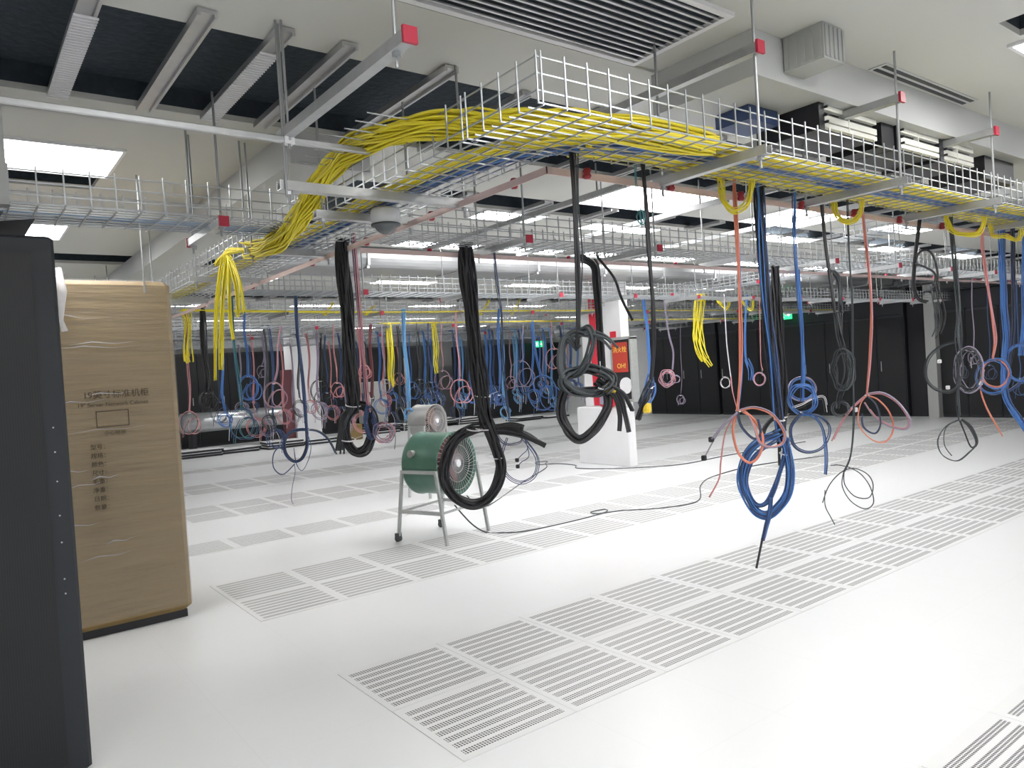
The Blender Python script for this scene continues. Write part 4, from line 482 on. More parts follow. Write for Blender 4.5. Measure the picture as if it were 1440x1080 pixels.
 ('hanging_cable_bundle', 'navy cords hanging left of the big black drop', 'cable', None, [('cable_drop', ['nb'], 4, 0.0042, 0.0105, [(4.829, 6.89, 2.385), (4.829, 6.89, 2.345), (4.816, 6.905, 1.947), (4.821, 6.873, 1.638), (4.803, 6.871, 1.415)]), ('coil', ['nb'], 2, 0.0035, 0.014, [(4.827, 6.909, 1.429), (4.883, 6.892, 1.405), (4.912, 6.866, 1.346), (4.905, 6.842, 1.27), (4.871, 6.836, 1.2), (4.826, 6.859, 1.156), (4.783, 6.906, 1.151), (4.751, 6.955, 1.187), (4.733, 6.982, 1.253), (4.731, 6.974, 1.329), (4.748, 6.935, 1.393), (4.784, 6.888, 1.427), (4.834, 6.854, 1.42), (4.884, 6.846, 1.375), (4.916, 6.857, 1.304), (4.912, 6.875, 1.228), (4.872, 6.889, 1.171)]), ('coil', ['nb'], 2, 0.00315, 0.0105, [(4.853, 6.911, 1.33), (4.885, 6.877, 1.34), (4.908, 6.833, 1.322), (4.922, 6.802, 1.281), (4.927, 6.801, 1.228), (4.922, 6.83, 1.18), (4.902, 6.87, 1.149), (4.868, 6.902, 1.146), (4.827, 6.911, 1.17), (4.795, 6.9, 1.215), (4.785, 6.884, 1.268), (4.807, 6.874, 1.313), (4.853, 6.871, 1.338), (4.904, 6.87, 1.335), (4.941, 6.858, 1.305), (4.949, 6.838, 1.257)]), ('cable_tail', ['nb'], 2, 0.0028000000000000004, 0.014, [(4.798, 6.874, 1.331), (4.75, 6.916, 1.222), (4.744, 6.949, 1.097)])], [(4.819, 6.897, 1.415)], 0.0175, []),
 ('hanging_cable_bundle', 'rose cords with a round ring touching the left of the big black drop', 'cable', None, [('cable_drop', ['pk', 'pu'], 3, 0.0036, 0.007794228634059948, [(5.094, 6.89, 2.385), (5.094, 6.89, 2.345), (5.069, 6.9, 2.034), (5.093, 6.914, 1.763), (5.077, 6.936, 1.586)]), ('coil', ['pk', 'pu'], 2, 0.003, 0.012, [(5.075, 6.931, 1.602), (5.116, 6.879, 1.575), (5.138, 6.837, 1.511), (5.141, 6.826, 1.428), (5.125, 6.854, 1.351), (5.091, 6.905, 1.302), (5.044, 6.955, 1.297), (4.992, 6.983, 1.336), (4.952, 6.98, 1.408), (4.942, 6.958, 1.491), (4.97, 6.933, 1.562), (5.029, 6.913, 1.599), (5.1, 6.9, 1.592), (5.153, 6.887, 1.542), (5.17, 6.871, 1.464), (5.147, 6.859, 1.382), (5.095, 6.862, 1.319)]), ('coil', ['pk', 'pu'], 2, 0.0027, 0.009000000000000001, [(5.066, 6.872, 1.493), (5.113, 6.856, 1.504), (5.166, 6.853, 1.485), (5.203, 6.854, 1.439), (5.207, 6.851, 1.382), (5.179, 6.845, 1.328), (5.13, 6.845, 1.295), (5.082, 6.862, 1.291), (5.052, 6.895, 1.317), (5.044, 6.93, 1.367), (5.055, 6.947, 1.425), (5.077, 6.932, 1.475), (5.103, 6.891, 1.502), (5.132, 6.843, 1.499), (5.161, 6.813, 1.466), (5.184, 6.813, 1.413)]), ('cable_tail', ['pk', 'pu'], 2, 0.0024000000000000002, 0.012, [(5.04, 6.889, 1.494), (4.986, 6.934, 1.375), (4.979, 6.968, 1.237)])], [(5.061, 6.911, 1.586)], 0.015, []),
 ('hanging_cable_bundle', 'grey cords with a limp ring behind the grey round fan', 'cable', None, [('cable_drop', ['gy'], 3, 0.0036, 0.007794228634059948, [(4.615, 6.891, 2.385), (4.615, 6.891, 2.345), (4.586, 6.875, 1.972), (4.614, 6.88, 1.686), (4.615, 6.91, 1.472)]), ('coil', ['gy'], 2, 0.003, 0.012, [(4.596, 6.876, 1.484), (4.633, 6.846, 1.464), (4.667, 6.844, 1.415), (4.685, 6.863, 1.353), (4.676, 6.889, 1.295), (4.637, 6.906, 1.259), (4.582, 6.911, 1.255), (4.533, 6.912, 1.284), (4.508, 6.918, 1.338), (4.518, 6.931, 1.401), (4.555, 6.939, 1.454), (4.603, 6.931, 1.482), (4.643, 6.902, 1.476), (4.666, 6.862, 1.439), (4.669, 6.833, 1.38), (4.657, 6.832, 1.318), (4.635, 6.863, 1.271)]), ('coil', ['gy'], 2, 0.0027, 0.009000000000000001, [(4.608, 6.861, 1.402), (4.643, 6.849, 1.411), (4.685, 6.852, 1.396), (4.716, 6.861, 1.362), (4.722, 6.862, 1.318), (4.699, 6.854, 1.278), (4.66, 6.847, 1.253), (4.62, 6.853, 1.25), (4.596, 6.877, 1.27), (4.592, 6.907, 1.307), (4.603, 6.926, 1.351), (4.622, 6.919, 1.388), (4.642, 6.887, 1.409), (4.661, 6.846, 1.406), (4.68, 6.818, 1.382), (4.697, 6.818, 1.342)]), ('cable_tail', ['gy'], 2, 0.0024000000000000002, 0.012, [(4.615, 6.919, 1.403), (4.558, 6.925, 1.313), (4.531, 6.914, 1.21)])], [(4.606, 6.896, 1.472)], 0.015, []),
 ('hanging_cable_bundle', 'mauve cords knotted low at the back, left of the yellow sheaf', 'cable', None, [('cable_drop', ['pu'], 3, 0.0042, 0.009093266739736606, [(3.986, 6.892, 2.385), (3.986, 6.892, 2.345), (3.958, 6.875, 1.993), (3.985, 6.883, 1.717), (3.985, 6.912, 1.502)]), ('coil', ['pu'], 2, 0.0035, 0.014, [(3.991, 6.923, 1.513), (4.02, 6.892, 1.495), (4.032, 6.856, 1.453), (4.028, 6.838, 1.398), (4.013, 6.849, 1.348), (3.991, 6.885, 1.316), (3.964, 6.927, 1.313), (3.934, 6.952, 1.338), (3.909, 6.949, 1.386), (3.899, 6.925, 1.44), (3.912, 6.898, 1.487), (3.949, 6.883, 1.511), (3.997, 6.883, 1.506), (4.039, 6.889, 1.473), (4.055, 6.889, 1.422), (4.041, 6.88, 1.368), (4.003, 6.87, 1.327)]), ('coil', ['pu'], 2, 0.00315, 0.0105, [(3.994, 6.895, 1.441), (4.01, 6.858, 1.449), (4.031, 6.834, 1.436), (4.054, 6.835, 1.406), (4.069, 6.856, 1.368), (4.066, 6.88, 1.333), (4.042, 6.892, 1.311), (4.004, 6.889, 1.309), (3.968, 6.88, 1.326), (3.948, 6.877, 1.359), (3.954, 6.888, 1.397), (3.981, 6.902, 1.429), (4.016, 6.907, 1.447), (4.044, 6.891, 1.445), (4.058, 6.861, 1.424), (4.057, 6.833, 1.389)]), ('cable_tail', ['pu'], 2, 0.0028000000000000004, 0.014, [(3.959, 6.872, 1.442), (3.923, 6.901, 1.364), (3.92, 6.93, 1.274)])], [(3.976, 6.897, 1.502)], 0.0175, []),
 ('hanging_cable_bundle', 'pale pink cords beside a light wooden strip at the back', 'cable', None, [('cable_drop', ['pk'], 2, 0.0042, 0.00742462120245875, [(5.403, 9.009, 2.385), (5.403, 9.009, 2.345), (5.368, 8.996, 2.211), (5.395, 9.002, 1.875), (5.387, 9.036, 1.607)]), ('coil', ['pk'], 2, 0.0035, 0.014, [(5.394, 9.048, 1.618), (5.425, 9.013, 1.599), (5.438, 8.976, 1.553), (5.435, 8.959, 1.495), (5.42, 8.973, 1.44), (5.397, 9.012, 1.406), (5.367, 9.055, 1.402), (5.334, 9.08, 1.43), (5.306, 9.077, 1.48), (5.296, 9.053, 1.54), (5.311, 9.026, 1.59), (5.351, 9.011, 1.616), (5.403, 9.009, 1.611), (5.447, 9.012, 1.575), (5.464, 9.01, 1.52), (5.448, 9.0, 1.462), (5.407, 8.992, 1.417)]), ('coil', ['pk'], 2, 0.00315, 0.0105, [(5.386, 8.999, 1.541), (5.429, 9.005, 1.549), (5.467, 9.006, 1.535), (5.485, 8.995, 1.503), (5.478, 8.974, 1.462), (5.453, 8.959, 1.424), (5.423, 8.964, 1.401), (5.399, 8.993, 1.398), (5.384, 9.03, 1.416), (5.378, 9.055, 1.451), (5.377, 9.053, 1.493), (5.383, 9.025, 1.528), (5.398, 8.988, 1.547), (5.425, 8.964, 1.545), (5.456, 8.962, 1.522), (5.48, 8.978, 1.484)]), ('cable_tail', ['pk'], 2, 0.0028000000000000004, 0.014, [(5.366, 9.006, 1.542), (5.318, 9.021, 1.457), (5.31, 9.041, 1.36)])], [(5.379, 9.022, 1.607)], 0.0175, []),
 ('hanging_cable_bundle', 'blue cords with a wiry ring near the dark cabinet row', 'cable', None, [('cable_drop', ['bl'], 4, 0.0048, 0.012, [(5.672, 9.009, 2.385), (5.672, 9.009, 2.345), (5.635, 8.997, 2.045), (5.654, 8.99, 1.681), (5.645, 9.021, 1.418)]), ('coil', ['bl'], 2, 0.004, 0.016, [(5.648, 9.025, 1.435), (5.718, 9.011, 1.406), (5.758, 8.993, 1.337), (5.756, 8.974, 1.248), (5.717, 8.966, 1.165), (5.658, 8.982, 1.113), (5.6, 9.024, 1.107), (5.558, 9.076, 1.149), (5.539, 9.113, 1.227), (5.543, 9.114, 1.316), (5.569, 9.079, 1.392), (5.613, 9.024, 1.432), (5.668, 8.977, 1.424), (5.72, 8.957, 1.37), (5.754, 8.966, 1.287), (5.752, 8.992, 1.198), (5.711, 9.019, 1.13)]), ('coil', ['bl'], 2, 0.0036000000000000003, 0.012, [(5.667, 9.007, 1.318), (5.702, 8.962, 1.33), (5.744, 8.936, 1.309), (5.782, 8.936, 1.26), (5.8, 8.956, 1.198), (5.787, 8.978, 1.141), (5.744, 8.992, 1.105), (5.685, 8.996, 1.1), (5.634, 9.0, 1.129), (5.61, 9.012, 1.182), (5.62, 9.029, 1.245), (5.657, 9.037, 1.298), (5.705, 9.025, 1.328), (5.746, 8.99, 1.324), (5.771, 8.947, 1.289), (5.779, 8.918, 1.232)]), ('cable_tail', ['bl'], 2, 0.0032, 0.016, [(5.655, 9.053, 1.319), (5.586, 9.081, 1.191), (5.551, 9.072, 1.043)])], [(5.646, 9.023, 1.418)], 0.02, []),
 ('hanging_cable_bundle', 'pink and grey cords right of the oval black ring bundle', 'cable', None, [('cable_drop', ['pk'], 3, 0.0048, 0.010392304845413263, [(3.652, 6.892, 2.385), (3.652, 6.892, 2.345), (3.623, 6.874, 2.264), (3.647, 6.88, 1.973), (3.644, 6.91, 1.744)]), ('coil', ['pk'], 2, 0.004, 0.016, [(3.644, 6.908, 1.754), (3.668, 6.867, 1.736), (3.685, 6.843, 1.695), (3.693, 6.848, 1.642), (3.688, 6.878, 1.592), (3.666, 6.913, 1.561), (3.629, 6.935, 1.557), (3.588, 6.935, 1.582), (3.558, 6.92, 1.628), (3.554, 6.907, 1.682), (3.579, 6.904, 1.728), (3.624, 6.909, 1.752), (3.672, 6.911, 1.747), (3.703, 6.899, 1.715), (3.708, 6.876, 1.665), (3.689, 6.856, 1.612), (3.657, 6.857, 1.571)]), ('coil', ['pk'], 2, 0.0036000000000000003, 0.012, [(3.64, 6.865, 1.684), (3.674, 6.866, 1.691), (3.712, 6.876, 1.678), (3.737, 6.883, 1.649), (3.738, 6.877, 1.612), (3.716, 6.862, 1.578), (3.682, 6.852, 1.556), (3.651, 6.86, 1.553), (3.633, 6.886, 1.571), (3.63, 6.917, 1.602), (3.638, 6.931, 1.64), (3.65, 6.919, 1.672), (3.665, 6.886, 1.689), (3.683, 6.851, 1.688), (3.704, 6.834, 1.666), (3.722, 6.843, 1.632)]), ('cable_tail', ['pk'], 2, 0.0032, 0.016, [(3.626, 6.882, 1.684), (3.582, 6.893, 1.607), (3.574, 6.911, 1.519)])], [(3.639, 6.899, 1.744)], 0.02, []),
 ('hanging_cable_bundle', 'thick maroon cable bundle right of the black oval ring bundle', 'cable', None, [('cable_drop', ['mr'], 8, 0.006599999999999999, 0.023334523779156072, [(3.789, 6.892, 2.385), (3.789, 6.892, 2.345), (3.756, 6.889, 2.051), (3.775, 6.909, 1.641), (3.755, 6.94, 1.234)])], [(3.743, 6.915, 1.234)], 0.027499999999999997, []),
 ('hanging_cable_bundle', 'dusty pink tangled knot left of the black oval ring bundle', 'cable', None, [('cable_drop', ['pk'], 3, 0.0048, 0.010392304845413263, [(3.175, 6.893, 2.385), (3.175, 6.893, 2.345), (3.163, 6.903, 2.004), (3.173, 6.872, 1.72), (3.159, 6.867, 1.502)]), ('coil', ['pk'], 2, 0.004, 0.016, [(3.164, 6.876, 1.513), (3.199, 6.849, 1.494), (3.23, 6.85, 1.449), (3.245, 6.871, 1.391), (3.235, 6.897, 1.338), (3.2, 6.911, 1.304), (3.149, 6.91, 1.3), (3.103, 6.903, 1.328), (3.079, 6.903, 1.378), (3.086, 6.914, 1.436), (3.12, 6.927, 1.486), (3.165, 6.928, 1.511), (3.206, 6.908, 1.506), (3.23, 6.873, 1.471), (3.234, 6.844, 1.417), (3.222, 6.839, 1.359), (3.199, 6.864, 1.315)]), ('coil', ['pk'], 2, 0.0036000000000000003, 0.012, [(3.175, 6.861, 1.437), (3.207, 6.852, 1.445), (3.246, 6.86, 1.431), (3.274, 6.873, 1.399), (3.281, 6.878, 1.359), (3.261, 6.87, 1.322), (3.225, 6.858, 1.299), (3.187, 6.856, 1.296), (3.162, 6.872, 1.315), (3.155, 6.9, 1.349), (3.166, 6.922, 1.39), (3.185, 6.921, 1.424), (3.206, 6.894, 1.443), (3.227, 6.857, 1.441), (3.245, 6.83, 1.418), (3.259, 6.829, 1.381)]), ('cable_tail', ['pk'], 2, 0.0032, 0.016, [(3.156, 6.87, 1.438), (3.119, 6.904, 1.355), (3.114, 6.935, 1.259)])], [(3.172, 6.894, 1.502)], 0.02, []),
 ('hanging_cable_bundle', 'navy cords bunched between the white pillar and the black bundle', 'cable', None, [('cable_drop', ['nb'], 5, 0.0048, 0.01341640786499874, [(3.941, 9.012, 2.385), (3.941, 9.012, 2.345), (3.919, 9.026, 2.047), (3.925, 8.996, 1.642), (3.902, 8.996, 1.331)]), ('coil', ['nb'], 2, 0.004, 0.016, [(3.904, 8.997, 1.346), (3.967, 8.99, 1.319), (4.014, 8.998, 1.255), (4.026, 9.008, 1.172), (3.997, 9.01, 1.095), (3.937, 9.009, 1.047), (3.869, 9.014, 1.042), (3.816, 9.035, 1.082), (3.795, 9.064, 1.153), (3.808, 9.087, 1.237), (3.847, 9.085, 1.307), (3.897, 9.053, 1.344), (3.947, 9.004, 1.336), (3.985, 8.965, 1.286), (4.004, 8.954, 1.208), (4.0, 8.977, 1.126), (3.969, 9.018, 1.063)]), ('coil', ['nb'], 2, 0.0036000000000000003, 0.012, [(3.925, 8.99, 1.238), (3.978, 8.991, 1.249), (4.029, 8.996, 1.229), (4.06, 8.993, 1.183), (4.06, 8.979, 1.126), (4.031, 8.964, 1.073), (3.986, 8.962, 1.039), (3.942, 8.983, 1.036), (3.912, 9.019, 1.063), (3.9, 9.052, 1.112), (3.904, 9.06, 1.17), (3.922, 9.038, 1.22), (3.952, 8.997, 1.247), (3.989, 8.961, 1.243), (4.026, 8.947, 1.21), (4.052, 8.96, 1.157)]), ('cable_tail', ['nb'], 2, 0.0032, 0.016, [(3.898, 9.003, 1.239), (3.835, 9.026, 1.12), (3.82, 9.052, 0.983)])], [(3.914, 9.023, 1.331)], 0.02, []),
 ('hanging_cable_bundle', 'pink and violet cable ring hanging left of the white pillar', 'cable', None, [('cable_drop', ['pk', 'pu'], 5, 0.0048, 0.01341640786499874, [(2.363, 6.894, 2.385), (2.363, 6.894, 2.345), (2.313, 6.927, 2.092), (2.294, 6.951, 1.769), (2.231, 6.967, 1.554)]), ('coil', ['pk', 'pu'], 2, 0.004, 0.016, [(2.219, 6.931, 1.571), (2.291, 6.932, 1.541), (2.339, 6.933, 1.468), (2.345, 6.927, 1.374), (2.309, 6.917, 1.287), (2.243, 6.915, 1.232), (2.173, 6.932, 1.227), (2.119, 6.968, 1.271), (2.095, 7.004, 1.352), (2.105, 7.019, 1.447), (2.141, 7.002, 1.526), (2.195, 6.958, 1.568), (2.254, 6.91, 1.56), (2.305, 6.884, 1.503), (2.333, 6.89, 1.415), (2.328, 6.919, 1.321), (2.288, 6.953, 1.25)]), ('coil', ['pk', 'pu'], 2, 0.0036000000000000003, 0.012, [(2.248, 6.937, 1.448), (2.289, 6.897, 1.461), (2.334, 6.873, 1.438), (2.371, 6.877, 1.387), (2.385, 6.899, 1.321), (2.369, 6.923, 1.261), (2.325, 6.933, 1.223), (2.267, 6.93, 1.219), (2.214, 6.924, 1.249), (2.187, 6.928, 1.306), (2.193, 6.942, 1.371), (2.229, 6.957, 1.427), (2.28, 6.956, 1.458), (2.328, 6.932, 1.455), (2.362, 6.895, 1.417), (2.373, 6.865, 1.357)]), ('cable_tail', ['pk', 'pu'], 2, 0.0032, 0.016, [(2.216, 6.947, 1.449), (2.137, 6.951, 1.315), (2.11, 6.956, 1.16)])], [(2.223, 6.946, 1.554)], 0.02, []),
 ('hanging_cable_bundle', 'bright blue cords with spread rings left of the pink and violet ring', 'cable', None, [('cable_drop', ['bl'], 6, 0.0042, 0.012859821149611685, [(1.155, 4.696, 2.385), (1.155, 4.696, 2.345), (1.151, 4.727, 2.122), (1.157, 4.706, 1.843), (1.142, 4.683, 1.647)]), ('coil', ['bl'], 3, 0.0035, 0.014, [(1.139, 4.671, 1.66), (1.194, 4.672, 1.637), (1.234, 4.687, 1.581), (1.245, 4.699, 1.508), (1.219, 4.698, 1.441), (1.168, 4.689, 1.399), (1.108, 4.684, 1.394), (1.062, 4.696, 1.428), (1.042, 4.721, 1.491), (1.053, 4.745, 1.564), (1.086, 4.749, 1.625), (1.132, 4.726, 1.658), (1.176, 4.686, 1.652), (1.211, 4.651, 1.608), (1.228, 4.643, 1.54), (1.223, 4.664, 1.468), (1.194, 4.7, 1.413)]), ('coil', ['bl'], 2, 0.00315, 0.0105, [(1.161, 4.675, 1.565), (1.207, 4.687, 1.575), (1.25, 4.694, 1.558), (1.274, 4.686, 1.518), (1.272, 4.665, 1.468), (1.247, 4.646, 1.421), (1.211, 4.647, 1.392), (1.175, 4.671, 1.388), (1.149, 4.706, 1.412), (1.135, 4.731, 1.455), (1.136, 4.73, 1.506), (1.15, 4.703, 1.549), (1.178, 4.668, 1.573), (1.214, 4.646, 1.571), (1.249, 4.647, 1.542), (1.273, 4.667, 1.495)]), ('cable_tail', ['bl'], 2, 0.0028000000000000004, 0.014, [(1.145, 4.708, 1.566), (1.082, 4.701, 1.462), (1.058, 4.695, 1.342)])], [(1.147, 4.698, 1.647)], 0.0175, []),
 ('hanging_cable_bundle', 'mauve cords hanging far back between the blue and pink rings', 'cable', None, [('cable_drop', ['pu'], 3, 0.0042, 0.009093266739736606, [(2.862, 9.013, 2.385), (2.862, 9.013, 2.345), (2.813, 9.001, 2.234), (2.817, 9.018, 2.021), (2.781, 9.058, 1.869)]), ('coil', ['pu'], 2, 0.0035, 0.014, [(2.768, 9.017, 1.879), (2.804, 9.006, 1.862), (2.834, 9.018, 1.822), (2.846, 9.04, 1.769), (2.833, 9.055, 1.721), (2.797, 9.054, 1.69), (2.751, 9.043, 1.686), (2.712, 9.036, 1.711), (2.694, 9.044, 1.756), (2.703, 9.064, 1.808), (2.732, 9.08, 1.853), (2.77, 9.077, 1.877), (2.803, 9.051, 1.873), (2.824, 9.017, 1.841), (2.831, 8.994, 1.792), (2.824, 8.999, 1.74), (2.805, 9.029, 1.7)]), ('coil', ['pu'], 2, 0.00315, 0.0105, [(2.78, 9.012, 1.81), (2.809, 9.005, 1.817), (2.843, 9.017, 1.805), (2.868, 9.034, 1.777), (2.874, 9.041, 1.74), (2.857, 9.032, 1.707), (2.825, 9.015, 1.685), (2.791, 9.008, 1.683), (2.767, 9.02, 1.699), (2.761, 9.046, 1.73), (2.769, 9.069, 1.767), (2.787, 9.071, 1.799), (2.807, 9.048, 1.816), (2.827, 9.014, 1.814), (2.844, 8.989, 1.794), (2.856, 8.989, 1.76)]), ('cable_tail', ['pu'], 2, 0.0028000000000000004, 0.014, [(2.781, 9.069, 1.811), (2.742, 9.085, 1.735), (2.721, 9.072, 1.648)])], [(2.776, 9.043, 1.869)], 0.0175, []),
 ('hanging_cable_bundle', 'teal cable drop with one tall ring under the yellow cascade', 'cable', None, [('cable_drop', ['tl', 'nb'], 5, 0.0048, 0.01341640786499874, [(0.525, 3.077, 2.385), (0.525, 3.077, 2.345), (0.518, 3.059, 1.871), (0.543, 3.078, 1.559), (0.557, 3.095, 1.323)]), ('coil', ['tl', 'nb'], 2, 0.004, 0.016, [(0.547, 3.06, 1.335), (0.588, 3.028, 1.313), (0.62, 3.022, 1.259), (0.632, 3.042, 1.191), (0.617, 3.072, 1.127), (0.578, 3.092, 1.088), (0.524, 3.093, 1.085), (0.474, 3.081, 1.118), (0.445, 3.071, 1.177), (0.448, 3.074, 1.246), (0.483, 3.087, 1.304), (0.535, 3.097, 1.334), (0.586, 3.089, 1.327), (0.621, 3.064, 1.285), (0.63, 3.034, 1.221), (0.615, 3.02, 1.152), (0.582, 3.034, 1.101)]), ('coil', ['tl', 'nb'], 2, 0.0036000000000000003, 0.012, [(0.561, 3.043, 1.246), (0.595, 3.025, 1.254), (0.634, 3.029, 1.237), (0.664, 3.047, 1.2), (0.673, 3.062, 1.152), (0.656, 3.063, 1.108), (0.618, 3.05, 1.081), (0.574, 3.038, 1.078), (0.54, 3.042, 1.101), (0.526, 3.062, 1.142), (0.534, 3.087, 1.19), (0.559, 3.097, 1.231), (0.59, 3.082, 1.253), (0.621, 3.049, 1.25), (0.644, 3.017, 1.222), (0.657, 3.007, 1.178)]), ('cable_tail', ['tl', 'nb'], 2, 0.0032, 0.016, [(0.549, 3.088, 1.247), (0.49, 3.079, 1.15), (0.466, 3.066, 1.037)])], [(0.549, 3.07, 1.323)], 0.02, []),
 ('hanging_cable_bundle', 'thick black cable drop right of the cardboard carton', 'cable', None, [('cable_drop', ['bk'], 12, 0.0072, 0.031176914536239792, [(0.707, 4.697, 2.385), (0.707, 4.697, 2.345), (0.689, 4.671, 1.924), (0.704, 4.677, 1.681), (0.704, 4.703, 1.495)]), ('coil', ['bk'], 6, 0.006, 0.024, [(0.695, 4.669, 1.504), (0.732, 4.669, 1.488), (0.76, 4.688, 1.449), (0.769, 4.707, 1.4), (0.754, 4.713, 1.354), (0.719, 4.702, 1.325), (0.677, 4.687, 1.322), (0.643, 4.683, 1.346), (0.628, 4.697, 1.389), (0.636, 4.721, 1.438), (0.662, 4.736, 1.481), (0.695, 4.729, 1.503), (0.725, 4.7, 1.498), (0.747, 4.668, 1.468), (0.756, 4.653, 1.422), (0.751, 4.665, 1.372), (0.733, 4.696, 1.335)]), ('coil', ['bk'], 2, 0.0054, 0.018000000000000002, [(0.711, 4.676, 1.439), (0.734, 4.659, 1.446), (0.762, 4.663, 1.434), (0.785, 4.683, 1.407), (0.793, 4.702, 1.372), (0.781, 4.705, 1.34), (0.754, 4.691, 1.32), (0.72, 4.673, 1.318), (0.694, 4.669, 1.334), (0.684, 4.684, 1.364), (0.691, 4.709, 1.398), (0.711, 4.724, 1.428), (0.734, 4.717, 1.444), (0.755, 4.69, 1.442), (0.771, 4.66, 1.423), (0.778, 4.647, 1.391)]), ('cable_tail', ['bk'], 2, 0.0048000000000000004, 0.024, [(0.692, 4.672, 1.44), (0.655, 4.684, 1.369), (0.647, 4.708, 1.287)])], [(0.703, 4.698, 1.495)], 0.03, []),
 ('hanging_cable_bundle', 'grey and pink cords ringed beside the cardboard carton', 'cable', None, [('cable_drop', ['gy', 'pk'], 5, 0.0042, 0.011739356881873898, [(0.541, 4.697, 2.385), (0.541, 4.697, 2.345), (0.526, 4.728, 1.863), (0.527, 4.729, 1.544), (0.504, 4.714, 1.295)]), ('coil', ['gy', 'pk'], 2, 0.0035, 0.014, [(0.509, 4.73, 1.306), (0.551, 4.724, 1.286), (0.574, 4.7, 1.238), (0.572, 4.674, 1.177), (0.55, 4.664, 1.12), (0.515, 4.681, 1.085), (0.476, 4.715, 1.082), (0.444, 4.746, 1.112), (0.424, 4.755, 1.165), (0.422, 4.737, 1.226), (0.44, 4.706, 1.278), (0.477, 4.682, 1.305), (0.522, 4.679, 1.299), (0.563, 4.695, 1.261), (0.583, 4.713, 1.204), (0.574, 4.718, 1.143), (0.54, 4.708, 1.097)]), ('coil', ['gy', 'pk'], 2, 0.00315, 0.0105, [(0.521, 4.716, 1.226), (0.548, 4.683, 1.234), (0.574, 4.659, 1.219), (0.595, 4.659, 1.185), (0.604, 4.68, 1.142), (0.596, 4.707, 1.103), (0.57, 4.72, 1.079), (0.533, 4.713, 1.076), (0.498, 4.695, 1.097), (0.478, 4.683, 1.133), (0.48, 4.687, 1.176), (0.503, 4.706, 1.213), (0.538, 4.722, 1.232), (0.572, 4.72, 1.229), (0.595, 4.697, 1.205), (0.602, 4.669, 1.165)]), ('cable_tail', ['gy', 'pk'], 2, 0.0028000000000000004, 0.014, [(0.493, 4.688, 1.227), (0.445, 4.69, 1.14), (0.431, 4.707, 1.039)])], [(0.502, 4.707, 1.295)], 0.0175, []),
 ('hanging_cable_bundle', 'dark tangled cords hanging just left of the yellow cascade tips', 'cable', None, [('cable_drop', ['gy', 'nb'], 6, 0.0048, 0.014696938456699067, [(2.061, 9.015, 2.385), (2.061, 9.015, 2.345), (2.042, 9.045, 1.818), (2.046, 9.02, 1.508), (2.019, 9.003, 1.307)]), ('coil', ['gy', 'nb'], 3, 0.004, 0.016, [(2.019, 9.001, 1.324), (2.082, 8.979, 1.293), (2.129, 8.984, 1.219), (2.144, 9.007, 1.125), (2.118, 9.03, 1.037), (2.058, 9.038, 0.982), (1.983, 9.034, 0.977), (1.918, 9.029, 1.022), (1.884, 9.035, 1.105), (1.893, 9.051, 1.2), (1.938, 9.066, 1.28), (2.004, 9.062, 1.322), (2.07, 9.034, 1.313), (2.117, 8.996, 1.255), (2.134, 8.968, 1.166), (2.119, 8.969, 1.072), (2.077, 9.0, 1.0)]), ('coil', ['gy', 'nb'], 2, 0.0036000000000000003, 0.012, [(2.045, 9.001, 1.2), (2.092, 8.975, 1.212), (2.142, 8.972, 1.189), (2.18, 8.987, 1.137), (2.191, 9.006, 1.071), (2.17, 9.013, 1.01), (2.122, 9.005, 0.973), (2.064, 8.995, 0.969), (2.016, 8.996, 1.0), (1.993, 9.014, 1.057), (2.001, 9.038, 1.123), (2.034, 9.05, 1.179), (2.08, 9.038, 1.21), (2.125, 9.004, 1.206), (2.16, 8.967, 1.168), (2.177, 8.951, 1.107)]), ('cable_tail', ['gy', 'nb'], 2, 0.0032, 0.016, [(2.02, 9.034, 1.201), (1.954, 9.073, 1.066), (1.928, 9.08, 0.91)])], [(2.025, 9.025, 1.307)], 0.02, []),
 ('hanging_cable_bundle', 'black cable drop with a round ring in front of the white pillar', 'cable', None, [('cable_drop', ['bk'], 5, 0.0072, 0.02012461179749811, [(3.861, 9.012, 2.385), (3.861, 9.012, 2.345), (3.82, 8.997, 1.907), (3.793, 9.018, 1.554)]), ('coil', ['bk'], 2, 0.006, 0.024, [(3.813, 9.064, 1.573), (3.881, 9.029, 1.54), (3.917, 8.987, 1.46), (3.916, 8.962, 1.357), (3.883, 8.971, 1.261), (3.827, 9.013, 1.201), (3.763, 9.068, 1.195), (3.705, 9.11, 1.243), (3.666, 9.119, 1.333), (3.661, 9.095, 1.436), (3.693, 9.057, 1.524), (3.759, 9.024, 1.57), (3.839, 9.008, 1.561), (3.907, 9.007, 1.499), (3.939, 9.011, 1.402), (3.921, 9.011, 1.299), (3.861, 9.01, 1.221)]), ('coil', ['bk'], 2, 0.0054, 0.018000000000000002, [(3.832, 9.034, 1.438), (3.894, 9.029, 1.452), (3.944, 9.004, 1.427), (3.969, 8.97, 1.371), (3.966, 8.944, 1.299), (3.939, 8.946, 1.233), (3.898, 8.979, 1.192), (3.853, 9.026, 1.187), (3.812, 9.063, 1.22), (3.783, 9.072, 1.281), (3.775, 9.051, 1.354), (3.795, 9.016, 1.415), (3.841, 8.988, 1.449), (3.902, 8.978, 1.445), (3.957, 8.983, 1.404), (3.986, 8.99, 1.338)]), ('cable_tail', ['bk'], 2, 0.0048000000000000004, 0.024, [(3.802, 9.06, 1.439), (3.728, 9.1, 1.292), (3.695, 9.099, 1.121)])], [(3.801, 9.037, 1.554)], 0.03, []),
